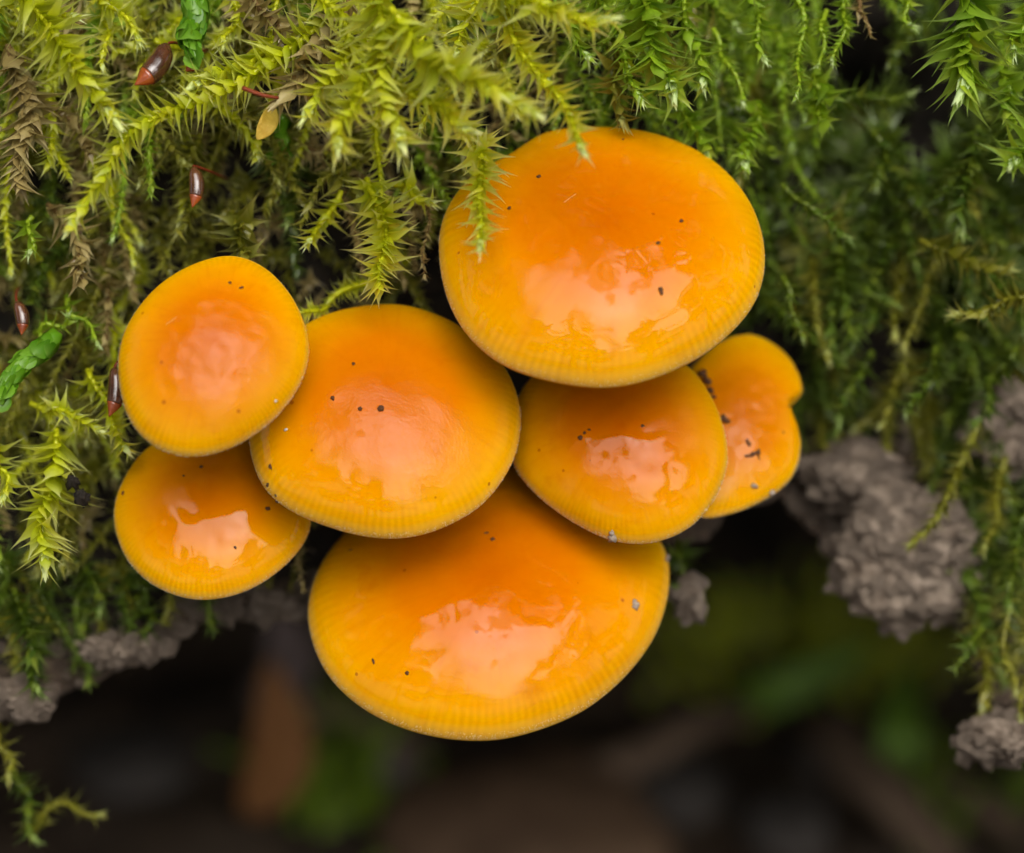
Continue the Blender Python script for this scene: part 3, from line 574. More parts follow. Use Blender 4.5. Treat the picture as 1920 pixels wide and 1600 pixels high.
class Joined:                                     # gathers leaves of one mass into one mesh
    def __init__(self): self.V, self.F, self.al, self.ti, self.bu, self.n = [], [], [], [], [], 0
    def add(self, leaves, kind, rg):
        pos, R, ln, ti, bd, kk = leaves
        for v in range(len(TEMPL[kind])):
            sel = (np.arange(len(pos)) % len(TEMPL[kind])) == v
            if not sel.any(): continue
            tv, tf, ta = TEMPL[kind][v]; m = int(sel.sum())
            P = pos[sel][:, None, :] + np.einsum('nij,kj->nki', R[sel] * ln[sel][:, None, None], tv)
            self.V.append(P.reshape(-1, 3)); self.F.append((np.arange(m)[:, None, None] * len(tv) + tf).reshape(-1, 3) + self.n)
            self.al.append(np.tile(ta, m)); self.ti.append(np.repeat(ti[sel], len(tv))); self.bu.append(np.repeat(bd[sel], len(tv)))
            self.n += m * len(tv)
    def mesh(self, name, sp, origin):
        return mesh_from(name, np.vstack(self.V) * CM - origin, np.vstack(self.F), MOSS[sp],
                         attrs={'along': np.concatenate(self.al), 'tint': np.concatenate(self.ti), 'bud': np.concatenate(self.bu)})

SHOOTS = []
def moss_shoot(pts, d, sp, label, group=None, L=.15, spacing=.0155, kind='lance', single=False, seed=0, alpha=(55, 24), bud=True,
               taper=.6, flat=.4, stem=.019, name='moss_shoot', wig=.02, stem_mat=None, rud=None, off=0.0):
    """pts: photograph points from base to tip, d: depths (start, end) or a list"""
    rg = np.random.default_rng(seed)
    if rud is None:
        ds = np.interp(np.linspace(0, 1, len(pts)), np.linspace(0, 1, len(d)), d)
        rud = np.array([at(x, y, dd) for (x, y), dd in zip(pts, ds)])
    n = max(8, int(np.linalg.norm(np.diff(rud, axis=0), axis=1).sum() / .05))
    path = catmull(rud, n)
    ph = rg.random(3) * 6.28
    path = path + wig * np.stack([np.sin(np.linspace(0, 9, n) + ph[k]) for k in range(3)], 1)
    path = W(path); origin = path[0] * CM
    root = thing(name, label, 'moss', origin, group)
    V, F = tube(path, np.linspace(stem, stem * .5, n), 5)
    link('stem', mesh_from('stem', V * CM - origin, F, stem_mat or (M_STEMD if sp == 'dead' else MOSS[sp])), root, color=(.75, 0, 0, 1))
    lv = shoot_leaves(path, L, spacing, rg, kind, alpha, bud, taper, flat, off)
    if single:
        pos, R, ln, ti, bd, kk = lv
        for i in range(len(pos)):
            k = 'bud' if kk[i] else kind
            m = Matrix.Translation(Vector(pos[i] * CM - origin)) @ (Matrix([list(r) for r in R[i]]).to_4x4()) @ Matrix.Scale(ln[i] * CM, 4)
            link('leaf', leaf_mesh(k, i % len(TEMPL[k]), sp), root, matrix=m, color=(float(ti[i]), float(bd[i]), 0, 1))
    else:
        j = Joined(); j.add(lv, kind, rg)
        link('leaves', j.mesh('leaves', sp, origin), root, color=(0, 0, 0, 1), kind='stuff')
    return root

HERO = [
 # pts, depths, species, kwargs, label
 ([(700,-60),(712,60),(728,170),(745,260)], (-.5,-.75), 'yellow', dict(L=.17), 'thick yellow-green moss shoot pointing straight down above the middle cap'),
 ([(735,20),(800,105),(880,150),(985,200)], (-.75,-1.0), 'yellow', dict(L=.17), 'yellow-green moss branch reaching sideways just over the large high cap'),
 ([(880,-30),(980,0),(1060,28),(1140,38)], (-.5,-.8), 'yellow', dict(L=.14), 'topmost yellow-green moss branch stretching level with a pale tip'),
 ([(930,-30),(965,60),(1020,150),(1065,225),(1098,275)], (-.3,-.9), 'yellow', dict(L=.11), 'slender moss shoot whose bright tip hangs over the large high cap'),
 ([(900,-30),(885,20),(868,65),(850,105)], (-.1,-.3), 'yellow', dict(L=.12), 'short yellow-green moss branch between the two longest branches'),
 ([(705,110),(670,170),(645,220),(630,275)], (-.6,-.85), 'yellow', dict(L=.14), 'yellow-green moss side branch with a glowing pale tip above the middle cap'),
 ([(690,60),(640,120),(600,165),(572,215)], (-.35,-.5), 'yellow', dict(L=.15), 'pale yellow-green moss branch slanting off the thick downward shoot'),
 ([(745,150),(800,190),(845,215),(870,238)], (-.6,-.8), 'yellow', dict(L=.14), 'short moss branch with a whitish tip beside the large cap edge'),
 ([(875,215),(898,300),(905,380),(894,462)], (-.1,-.7), 'yellow', dict(L=.11, spacing=.011), 'translucent olive moss shoot dangling over the edge of the large high cap'),
 ([(690,330),(713,400),(720,470),(712,545)], (.2,-.25), 'yellow', dict(L=.13, alpha=(62, 35), spacing=.010, bud=False), 'plump scaly yellow moss shoot whose end touches the middle cap'),
 ([(20,-40),(80,40),(150,130),(205,215)], (-.2,-.55), 'yellow', dict(L=.17), 'thick yellow moss shoot coming down beside the brown shiny capsule'),
 ([(640,20),(520,110),(420,165),(320,205),(240,255),(190,330),(140,415)], (-.1,-.6), 'yellow', dict(L=.14), 'long curving yellow-green moss frond ending in a pale pointed tip'),
 ([(655,-10),(610,70),(570,130),(535,185)], (-.1,-.3), 'dead', dict(L=.18, alpha=(45, 25)), 'moss branch with whitish straw-coloured leaves beside the red bristle'),
 ([(520,70),(470,115),(410,140),(370,155)], (.0,-.3), 'yellow', dict(L=.15), 'straw-tipped moss branch below the bright green scaly shoot'),
 ([(365,-40),(362,20),(360,60),(358,95)], (.05,-.25), 'bright', dict(L=.13, kind='scale', alpha=(9, 0), spacing=.012, flat=0, taper=.95, off=.075, stem=.07, bud=False), 'vivid green scaly moss shoot next to a brown capsule'),
 ([(110,625),(70,660),(35,695),(0,745)], (.1,-.2), 'bright', dict(L=.12, kind='scale', alpha=(9, 0), spacing=.012, flat=0, taper=.95, off=.065, stem=.06, bud=False), 'vivid green scaly moss shoot beside the small dark capsule'),
 ([(528,215),(525,250),(522,285)], (.55,.4), 'bright', dict(L=.12, kind='scale', alpha=(13, 3), spacing=.012, flat=0, taper=.95, off=.06, stem=.055, bud=False), 'shaded green scaly moss shoot under the yellow dead leaf'),
 ([(110,810),(95,900),(80,985),(78,1050)], (.2,-.1), 'yellow', dict(L=.16, alpha=(58, 30)), 'plump yellow moss shoot hanging beside the small lower cap'),
 ([(1190,-40),(1215,50),(1240,120),(1256,175)], (.1,-.2), 'green', dict(L=.17), 'lush green moss shoot with a pale tip behind the large high cap'),
 ([(1800,-50),(1812,40),(1810,110),(1804,165)], (-.1,-.35), 'green', dict(L=.22, alpha=(42, 18), kind='lance'), 'large green moss shoot with long leaves and a glistening white tip'),
 ([(1970,250),(1935,285),(1895,305)], (-.3,-.5), 'green', dict(L=.17, alpha=(60, 20)), 'pale star of pointed moss leaves poking in from the side'),
 ([(20,90),(48,180),(50,260),(35,335)], (.15,-.05), 'dead', dict(L=.15, kind='broad', alpha=(35, 20), spacing=.012, bud=False), 'withered tan moss shoot with drooping papery leaves'),
]
for i, (pts, d, sp, kw, lab) in enumerate(HERO):
    moss_shoot(pts, d, sp, lab, single=True, seed=100 + i, **{**kw, 'L': kw['L'] * (1 if kw.get('kind') == 'scale' else 1.85)})

MID = [
 ([(590,-30),(640,40),(690,110)], (-.3,-.5), 'yellow', dict(L=.14), 'bright yellow moss branch joining the thick downward shoot'),
 ([(470,-30),(500,30),(545,85)], (.1,-.1), 'dead', dict(L=.14, kind='broad', bud=False), 'straw-coloured moss branch above the red bristle'),
 ([(-30,10),(60,5),(130,35)], (.0,-.2), 'yellow', dict(L=.14), 'yellow moss branch crossing the start of the thick yellow shoot'),
 ([(160,-40),(215,20),(265,70)], (.2,.0), 'yellow', dict(L=.13), 'yellow moss branch slanting towards the brown capsule'),
 ([(430,-30),(440,30),(420,90)], (.2,.05), 'yellow', dict(L=.12), 'yellow moss branch beside the vivid green scaly shoot'),
 ([(1110,-40),(1150,50),(1180,120),(1195,190)], (.15,-.1), 'green', dict(L=.16), 'long green moss shoot reaching down to the large high cap'),
 ([(1265,-40),(1295,60),(1318,150)], (.2,.05), 'green', dict(L=.15), 'green moss shoot next to the lush pale-tipped shoot'),
 ([(1040,-40),(1065,30),(1100,110)], (.2,.0), 'green', dict(L=.14), 'green moss shoot under the topmost yellow branch'),
 ([(1400,-40),(1420,40),(1430,110)], (.35,.15), 'green', dict(L=.13), 'green moss shoot before the feathery ones'),
 ([(1880,860),(1870,950),(1850,1030)], (1.3,1.0), 'olive', dict(L=.12), 'blurred olive moss shoot draped beside the big soil clod'),
 ([(1930,960),(1900,1050),(1895,1140)], (1.2,.95), 'dark', dict(L=.13), 'blurred dark moss shoot hanging beside the big soil clod'),
 ([(1900,650),(1860,720),(1835,790)], (1.2,.95), 'dark', dict(L=.15), 'blurred dark moss shoot above the yellow hanging shoot'),
 ([(1950,1200),(1925,1270),(1915,1340)], (1.1,.95), 'olive', dict(L=.11), 'blurred olive moss strand just above the pale soil clod'),
 ([(1640,660),(1600,720),(1570,790)], (1.3,1.1), 'dark', dict(L=.14), 'blurred dark moss shoot falling over the clod by the notched cap'),
 ([(1700,640),(1680,730),(1650,800)], (1.4,1.2), 'olive', dict(L=.12), 'blurred olive moss shoot falling over the clod by the notched cap'),
 ([(795,365),(800,440),(790,525)], (.3,.1), 'dead', dict(L=.055, spacing=.012, stem=.007), 'thin wiry brown moss strand beside the large cap'),
 ([(640,360),(615,400),(590,440),(575,455)], (.3,.1), 'yellow', dict(L=.13), 'small fan-like moss shoot left of the plump scaly shoot'),
 ([(610,290),(640,330),(670,370)], (.4,.2), 'olive', dict(L=.13), 'olive moss shoot with papery leaves between the pale tips'),
 ([(740,340),(775,360),(800,385)], (.3,.1), 'yellow', dict(L=.13), 'starry yellow moss shoot right of the plump scaly shoot'),
 ([(700,520),(640,555),(600,575),(560,595)], (.5,.25), 'yellow', dict(L=.09, spacing=.009, alpha=(65, 40)), 'bristly yellow-green moss shoot lying between two caps'),
 ([(440,390),(452,440),(456,480)], (.35,.1), 'olive', dict(L=.16, kind='broad', bud=False), 'broad-leaved olive moss shoot ending on top of the round matt cap'),
 ([(95,380),(135,430),(150,480),(150,530)], (.3,.1), 'dead', dict(L=.16, kind='broad', alpha=(35, 18), bud=False), 'withered grey-tan moss shoot with folded papery leaves'),
 ([(90,190),(130,230),(175,285)], (.4,.25), 'dead', dict(L=.13, kind='broad', bud=False), 'brown withered moss shoot behind the long curving frond'),
 ([(55,400),(58,440),(60,480)], (.15,0), 'green', dict(L=.10), 'small fresh green moss shoot with a white tip among withered leaves'),
 ([(370,250),(362,300),(355,370),(345,430)], (.5,.35), 'olive', dict(L=.14, kind='broad'), 'olive moss shoot behind the upright brown capsule'),
 ([(200,0),(200,60),(195,120)], (.3,.1), 'yellow', dict(L=.10), 'fine yellow moss shoot between the thick shoot and the capsule'),
 ([(250,30),(270,60),(290,100)], (.4,.25), 'olive', dict(L=.12), 'olive moss shoot above the slanting brown capsule'),
 ([(170,700),(200,760),(235,840)], (.35,.15), 'yellow', dict(L=.14, alpha=(60, 30)), 'yellow moss shoot fringing the small lower cap'),
 ([(60,760),(110,770),(180,800)], (.3,.1), 'yellow', dict(L=.13), 'pale moss shoot lying across under the dark capsule'),
 ([(-20,830),(5,880),(12,930)], (.2,0), 'yellow', dict(L=.13), 'yellow moss shoot at the margin beside the plump hanging shoot'),
 ([(120,930),(125,1000),(115,1060)], (.5,.4), 'olive', dict(L=.13), 'shaded olive moss shoot behind the plump hanging shoot'),
 ([(120,560),(150,600),(190,640)], (.35,.2), 'green', dict(L=.09), 'feathery green moss shoot between the two dark capsules'),
 ([(60,620),(100,610),(130,600)], (.3,.2), 'green', dict(L=.09), 'small feathery moss shoot touching the little dark capsule'),
 ([(1480,-30),(1505,50),(1500,120),(1488,185)], (.35,.05), 'green', dict(L=.085, spacing=.009), 'feathery green moss shoot hanging in front of the dark hollow'),
 ([(1590,-30),(1585,30),(1578,70),(1565,108)], (.35,.15), 'green', dict(L=.085, spacing=.009), 'fine feathery moss shoot beside the shrivelled brown shoot'),
 ([(1545,20),(1542,70),(1540,120)], (.35,.2), 'green', dict(L=.075, spacing=.009), 'short feathery moss shoot between two longer feathery shoots'),
 ([(1600,-20),(1615,20),(1628,60)], (.3,.2), 'dead', dict(L=.07, bud=False), 'shrivelled brown moss shoot hanging over the dark hollow'),
 ([(1335,60),(1360,110),(1392,185)], (.5,.3), 'green', dict(L=.09), 'feathery green moss shoot slanting behind the lush shoot'),
 ([(1430,190),(1410,250),(1392,315)], (.6,.35), 'green', dict(L=.13, kind='broad'), 'translucent green moss shoot behind the shoulder of the large cap'),
 ([(1270,180),(1300,240),(1330,300)], (.5,.3), 'green', dict(L=.14, kind='broad'), 'broad green moss shoot leaning on the back of the large cap'),
 ([(1140,60),(1155,140),(1160,225)], (.4,.1), 'olive', dict(L=.15), 'olive moss shoot standing behind the top of the large cap'),
 ([(1530,140),(1538,180),(1540,225)], (.5,.35), 'green', dict(L=.16, kind='broad', bud=False, alpha=(60, 45)), 'broad-leaved moss shoot spreading above the dark hollow'),
 ([(1690,-20),(1698,15),(1705,42)], (.4,.25), 'green', dict(L=.09), 'tiny moss tip hanging above the dark hollow'),
 ([(1930,10),(1910,60),(1893,95)], (-.05,-.2), 'green', dict(L=.14), 'green moss shoot with a white drop-shaped bud beside the large long-leaved shoot'),
 ([(1880,120),(1890,170),(1893,225)], (.3,.15), 'green', dict(L=.14, kind='broad', bud=False), 'shaded broad moss shoot under the white bud'),
 ([(1840,240),(1815,330),(1800,425)], (.75,.65), 'dark', dict(L=.17), 'blurred feathery moss shoot hanging below the large long-leaved shoot'),
 ([(1460,340),(1530,400),(1590,445)], (.7,.6), 'dark', dict(L=.12), 'blurred green moss shoot slanting away from the large cap'),
 ([(1540,200),(1620,185),(1710,180)], (.9,.9), 'dark', dict(L=.14), 'blurred comb-like moss shoot lying across the dark hollow'),
 ([(1720,445),(1790,480),(1890,510)], (.8,.7), 'olive', dict(L=.17), 'blurred yellowish moss shoot lying at a slant near the edge'),
 ([(1950,540),(1880,570),(1800,590)], (.6,.5), 'olive', dict(L=.15), 'pointed yellow-green moss tip aiming at the caps'),
 ([(1470,520),(1485,570),(1500,630)], (.8,.65), 'dark', dict(L=.10), 'blurred dew-flecked moss shoot above the notched cap'),
 ([(1760,650),(1745,720),(1700,760)], (1.0,.8), 'dark', dict(L=.14), 'blurred moss shoot over the bare soil'),
 ([(1830,780),(1810,870),(1760,950),(1715,1020)], (1.0,.7), 'olive', dict(L=.11, spacing=.010, alpha=(40, 25)), 'blurred yellow moss shoot hanging in front of the soil clod'),
 ([(1640,250),(1660,300),(1640,345)], (1.1,.9), 'dark', dict(L=.15), 'blurred star-like moss shoot in the dark hollow'),
 ([(30,1110),(55,1200),(68,1290)], (.75,.55), 'dark', dict(L=.16, spacing=.011), 'blurred green moss shoot hanging past the soil edge'),
 ([(130,1040),(170,1080),(190,1150)], (.9,.75), 'dark', dict(L=.14), 'blurred dark moss shoot near the small lower cap'),
 ([(250,1120),(280,1150),(270,1195)], (1.0,.9), 'dark', dict(L=.12), 'blurred moss shoot drooping at the soil edge'),
 ([(-10,1360),(10,1410),(22,1450)], (.9,.8), 'olive', dict(L=.12), 'blurred moss tip below the pale soil lump'),
 ([(30,1440),(50,1500),(62,1570)], (1.2,1.1), 'dark', dict(L=.13), 'blurred moss shoot hanging lowest at the side'),
 ([(60,1560),(110,1510),(190,1530)], (1.3,1.2), 'olive', dict(L=.10), 'blurred arching moss shoot near the lowest hanging shoot'),
 ([(1890,1110),(1885,1200),(1900,1300)], (1.0,.9), 'olive', dict(L=.11), 'blurred moss strand between the soil clods'),
 ([(1840,1180),(1815,1215),(1795,1250)], (1.0,.85), 'dark', dict(L=.10), 'blurred curled moss tip below the big soil clod'),
 ([(1265,1010),(1280,1060),(1275,1100)], (1.3,1.15), 'dark', dict(L=.13), 'blurred moss tuft beside the rim of the lowest cap'),
]
for i, (pts, d, sp, kw, lab) in enumerate(MID):
    moss_shoot(pts, d, sp, lab, seed=300 + i, **{**kw, 'L': kw['L'] * 1.35})

# further shoots filling the ledge: each its own thing, of a few kinds
def region(x, y):
    """species, group label, leaf length, depth offset in front of the ledge"""
    q = rng.random()
    if x < 640:
        if y > 1000: return ('dark', 'dark', .13)
        if 230 < y < 620 and x > 50:  # darker kinds favoured here, their colour standing in for shade behind the fronds
            return ('yellow', 'yl', .12) if q < .2 else ('dead', 'dl', .14) if q < .32 else ('olive', 'ol', .13) if q < .68 else ('dark', 'dl', .13)
        if q < (.58 if y < 230 else .42): return ('yellow', 'yl', .13)
        if q < (.66 if y < 230 else .55): return ('dead', 'dl', .14)
        if q < .84: return ('olive', 'ol', .13)
        return ('green', 'gl', .13)
    if x < 1120:
        return ('yellow', 'yc', .13) if q < .32 else ('olive', 'oc', .13) if q < .8 else ('dead', 'dc', .12)  # mostly olive: shade behind the front branches put into the fill's colour
    if x < 1480 and y < 420:
        return ('green', 'gc', .13) if q < .7 else ('olive', 'oc2', .12)
    if y < 120: return ('green', 'gr', .13)
    return ('dark', 'dr', .19) if q < .75 else ('olive', 'or', .16)
SPNAME = {'dark': 'dark green', 'yellow': 'yellow-green', 'dead': 'withered tan', 'olive': 'olive', 'green': 'fresh green'}
LAND = [(285, 115, 'by the slanting brown capsule'), (361, 350, 'by the upright brown capsule'), (205, 735, 'by the dark capsule on the matt cap edge'),
 (36, 597, 'by the lone small dark capsule'), (362, 20, 'next to the vivid green scaly shoot'), (35, 690, 'beside the scaly shoot by the small capsule'),
 (500, 230, 'round the hanging yellow dead leaf'), (490, 175, 'round the red bristle'), (150, 400, 'near the pale tip of the long curving frond'),
 (40, 230, 'near the tan shoot with papery leaves'), (150, 160, 'behind the thick yellow shoot'), (400, 470, 'behind the round matt cap'),
 (80, 960, 'near the plump yellow hanging shoot'), (240, 900, 'beside the small lower cap'), (60, 1260, 'over the pale soil lump'), (230, 1170, 'over the brown soil lump'),
 (715, 450, 'round the plump scaly shoot over the middle cap'), (720, 150, 'behind the thick downward shoot'), (900, 160, 'behind the sideways branch over the large cap'),
 (1040, 60, 'under the topmost level branch'), (630, 270, 'by the glowing tip above the middle cap'), (830, 420, 'between the large cap and the middle cap'),
 (1150, 150, 'behind the top of the large cap'), (1240, 90, 'round the lush pale-tipped shoot'), (1380, 130, 'near the slanting feathery shoot'), (1390, 290, 'behind the shoulder of the large cap'),
 (1500, 100, 'among the feathery shoots over the hollow'), (1620, 60, 'by the shrivelled brown shoot'), (1805, 80, 'beside the large long-leaved shoot'),
 (1890, 200, 'under the white drop-shaped bud'), (1890, 310, 'near the pale star of pointed leaves'), (1620, 300, 'inside the dark hollow'), (1800, 380, 'round the blurred feathery shoot'),
 (1540, 420, 'beside the flank of the large cap'), (1800, 500, 'round the slanting yellowish shoot'), (1490, 600, 'above the notched cap'), (1850, 590, 'round the pointed yellow-green tip'),
 (1600, 720, 'over the clod beside the notched cap'), (1740, 740, 'over the bare soil'), (1890, 800, 'round the clod near the side'), (1890, 1100, 'beside the big soil clod')]
def landmark(x, y): return min(LAND, key=lambda l: (l[0] - x) ** 2 + (l[1] - y) ** 2)[2]
def moss_area(x, y):
    if x < 640: return y < np.interp(x, [0, 150, 300, 450, 640], [1120, 1080, 1060, 1040, 1030])
    if x < 1300: return y < 560
    if 1440 < x and y > 760: return (x > 1830) or (y < 800) 
    if 1520 < x < 1760 and 20 < y < 190: return False
    return y < 800
def sees_cap(v):
    o_ = Vector(W([0, 0, -CAM_D])); dv = (Vector(W(v)) - o_).normalized()
    return any(b.ray_cast(o_, dv)[0] is not None for b in CAPS_W.values())
placed = 0; tries = 0
while placed < 235 and tries < 5000:
    tries += 1
    x, y = rng.uniform(-60, 1980), rng.uniform(-120, 1250)
    if not moss_area(x, y + 60): continue
    sp, g, L = region(x, y)
    p = at(x, y, 1.0); fd = face_d(p[0], p[1])
    lift = rng.uniform(.1, .5) if x < 1480 else rng.uniform(.2, .6)
    ln = rng.uniform(.35, .8); a = rng.normal(0, .55)
    dirv = np.array([math.sin(a), -math.cos(a), -.35 + .25 * rng.normal()])
    p0 = np.array([p[0], p[1], fd + .05]); p1 = p0 + np.array([.1 * rng.normal(), .1 * rng.normal(), -lift]); 
    p2 = p1 + dirv * ln * .5; p3 = p2 + (dirv + np.array([0, -.2, .25])) * ln * .5
    q = p3; qx = 960 + q[0] * PPC * CAM_D / (CAM_D + q[2]); qy = 800 - q[1] * PPC * CAM_D / (CAM_D + q[2])
    if not moss_area(qx, qy - 40) or any(sees_cap(v) for v in (p2, p3)): continue
    kind = 'broad' if rng.random() < (.6 if sp == 'dead' else .25) else 'lance'
    budded = rng.random() < .6 and sp != 'dead'
    where = landmark((x + qx) / 2, (y + qy) / 2)
    lab = ' '.join(w for w in ('long' if ln > .6 else 'short', SPNAME[sp], 'broad' if kind == 'broad' else '', 'pale-tipped' if budded else '', 'moss shoot', where) if w)
    grp = SPNAME[sp] + ' moss shoots ' + where
    moss_shoot(None, None, sp, lab, grp, L=L * rng.uniform(.95, 1.4), kind=kind, seed=1000 + tries, bud=budded,
               rud=np.array([p0, p1, p2, p3]), spacing=.0125, alpha=(rng.uniform(40, 65), 25))
    placed += 1

drape = [(20, 1090), (70, 1130), (110, 1100), (150, 1140), (190, 1110), (235, 1120), (275, 1090), (320, 1100), (360, 1070), (15, 1180), (90, 1195), (160, 1185),
         (1560, 790), (1620, 800), (1690, 800), (1750, 820), (1800, 850), (1850, 900), (1870, 1000), (1850, 1080), (1905, 870), (1910, 1010), (1880, 1160), (1780, 800)]
for i, (x, y) in enumerate(drape):
    p = at(x, y, 1.0); fd = face_d(p[0], p[1]); ln = rng.uniform(.3, .5); a = rng.normal(0, .3); sp = 'olive' if rng.random() < .3 else 'dark'
    p0 = np.array([p[0], p[1] + .1, fd + .05]); p1 = p0 + np.array([0, 0, -.2]); p2 = p1 + np.array([math.sin(a), -1, -.2]) * ln * .5; p3 = p2 + np.array([math.sin(a), -1, .15]) * ln * .5
    side = 'the soil ledge under the small lower cap' if x < 640 else 'the big soil clod'
    moss_shoot(None, None, sp, 'blurred ' + SPNAME[sp] + ' moss shoot draping down over ' + side, SPNAME[sp] + ' moss shoots draping over ' + side,
               L=rng.uniform(.13, .18), seed=4000 + i, bud=False, rud=np.array([p0, p1, p2, p3]), spacing=.011, alpha=(55, 25))
# the close carpet below them, which nobody could count
def carpet(name, label, sp, xr, yr, count, Lr, seed):
    rg = np.random.default_rng(seed); J = Joined(); k = 0
    while k < count:
        x, y = rg.uniform(*xr), rg.uniform(*yr)
        if -80 < x < 2000 and (not moss_area(x, y + 20) or (1560 < x < 1780 and 0 < y < 200)): 
            k += .2; continue
        p = at(x, y, 1.0); fd = face_d(p[0], p[1]); a = rg.normal(0, .7); ln = rg.uniform(.2, .5)
        p0 = np.array([p[0], p[1], fd + .05]); p1 = p0 + np.array([.08 * rg.normal(), .08 * rg.normal() - .05, -rg.uniform(.1, .3)])
        p2 = p1 + np.array([math.sin(a), -math.cos(a), -.3 + .4 * rg.normal()]) * ln
        J.add(shoot_leaves(W(catmull([p0, p1, p2], 8)), rg.uniform(*Lr), .02, rg, 'lance_lo', (55, 25), False), 'lance_lo', rg); k += 1
    o = W(at(sum(xr) / 2, sum(yr) / 2, 1)) * CM
    ob = link(name, J.mesh(name, sp, o), None, loc=o, color=(0, 0, 0, 1)); tag(ob, label, 'moss', kind='stuff')
carpet('moss_carpet', 'olive and brown moss carpet in the gaps around the brown capsules', 'olive', (-900, 760), (-700, 1200), 460, (.09, .14), 61)
carpet('moss_carpet', 'withered brown moss layer under the yellow shoots', 'dead', (-700, 900), (-500, 1100), 170, (.09, .15), 62)
carpet('moss_carpet', 'green moss carpet behind the large high cap', 'green', (800, 1500), (-500, 420), 260, (.08, .13), 63)
carpet('moss_carpet', 'dark green moss carpet in the shade beside the caps', 'dark', (1300, 2800), (-600, 860), 190, (.11, .19), 64)
# ---------------------------------------------------------------- spore capsules of the moss
def capsule(label, a, b, w, d, seta=None, lid=.30, body=None, tipm=None):
    pa, pb = W(at(*a, d[0])), W(at(*b, d[1])); origin = pa * CM
    root = thing('moss_capsule', label, 'moss capsule', origin, None)
    ax = pb - pa; side = np.cross(ax, FW); side /= np.linalg.norm(side)
    t = np.linspace(0, 1, 26); path = pa + ax * t[:, None] + side * (.10 * np.linalg.norm(ax) * np.sin(t * math.pi))[:, None]
    prof = np.interp(t, [0, .06, .18, .4, .6, .72, .82, .92, 1], [.30, .55, .85, 1, .97, .86, .60, .27, .03]) * w / PPC / 2
    k = int(26 * (1 - lid))
    v, f = tube(path[:k + 1], prof[:k + 1], 18); link('urn', mesh_from('urn', v * CM - origin, f, body or M_CAPSULE), root)
    p2 = prof[k:].copy(); p2[0] *= 1.04
    v, f = tube(path[k:], p2, 18); link('lid', mesh_from('lid', v * CM - origin, f, tipm or M_LID), root)
    if seta:
        sp = W(np.array([at(x, y, dd) for x, y, dd in seta]))
        sp = np.vstack([pa + ax * .03, sp]); v, f = tube(catmull(sp, 14), .009, 6)
        link('seta', mesh_from('seta', v * CM - origin, f, M_SETA), root)
    return root
capsule('shiny slanting brown moss capsule beside the vivid green scaly shoot', (312, 84), (252, 160), 46, (-.05, -.2), [(322, 80, .0), (345, 85, .2), (370, 100, .7)])
capsule('upright brown moss capsule with a red pointed lid above the round matt cap', (362, 314), (360, 390), 30, (-.1, -.15), [(366, 312, -.05), (395, 322, .15), (425, 335, .7)])
capsule('dark brown moss capsule pressed against the edge of the round matt cap', (214, 690), (204, 782), 34, (.0, -.05), [(220, 680, .05), (232, 670, .3), (240, 660, .9)])
capsule('small dark brown moss capsule on its own among feathery moss', (31, 566), (40, 629), 27, (.0, -.05), [(30, 555, .1), (32, 545, .5), (36, 540, 1.0)])
capsule('little orange moss capsule peeping out under the vivid green scaly shoot', (368, 104), (348, 134), 24, (.05, -.02), [(375, 98, .1), (385, 95, .4), (392, 95, .8)], body=M_LID)
pth = W(np.array([at(455, 165, -.42), at(490, 178, -.45), at(522, 184, -.4)])); o0 = pth[0] * CM
v, f = tube(catmull(pth, 12), np.linspace(.014, .010, 12), 7)
tag(link('moss_bristle', mesh_from('moss_bristle', v * CM - o0, f, M_SETA), loc=o0), 'red bristle lying across the straw-coloured moss branch', 'bristle')
def flat_leaf(name, pts, width, mat, label, cat, thick=.006, curl=.25, group=None, n=14, m=7):
    """a leaf blade swept along a centre line (world cm), with thickness"""
    path = catmull(pts, n); T = np.gradient(path, axis=0); T /= np.linalg.norm(T, axis=1)[:, None]
    N = np.cross(T, np.array([.2, -.75, .6])); N /= np.linalg.norm(N, axis=1)[:, None]; B = np.cross(N, T)
    V = []
    for s in (1, -1):
        for i in range(n):
            h = width * .5 * max(.02, math.sin(math.pi * min(.985, .04 + i / (n - 1) * .95)) ** .75)
            for j in range(m):
                q = j / (m - 1) * 2 - 1
                V.append(path[i] + N[i] * q * h + B[i] * (curl * h * q * q + s * thick + .02 * width * math.sin(9 * q + i)))
    V = np.array(V); F = []
    for s in (0, 1):
        for i in range(n - 1):
            for j in range(m - 1):
                a = s * n * m + i * m + j; q = (a, a + 1, a + m + 1, a + m); F.append(q if s == 0 else tuple(reversed(q)))
    for i in range(n - 1):
        for j in (0, m - 1):
            a = i * m + j; q = (a, a + m, a + m + n * m, a + n * m); F.append(q if j == 0 else tuple(reversed(q)))
    for i in (0, n - 1):
        for j in range(m - 1):
            a = i * m + j; q = (a, a + n * m, a + 1 + n * m, a + 1); F.append(q if i == 0 else tuple(reversed(q)))
    o0 = path[0] * CM
    return tag(link(name, mesh_from(name, V * CM - o0, F, mat), loc=o0), label, cat, group)
flat_leaf('dead_leaf', W(np.array([at(512, 200, .0), at(502, 232, -.12), at(482, 262, -.12)])), .11, M_LEAFY, 'small yellow dead leaf hanging under the straw-coloured moss', 'leaf')

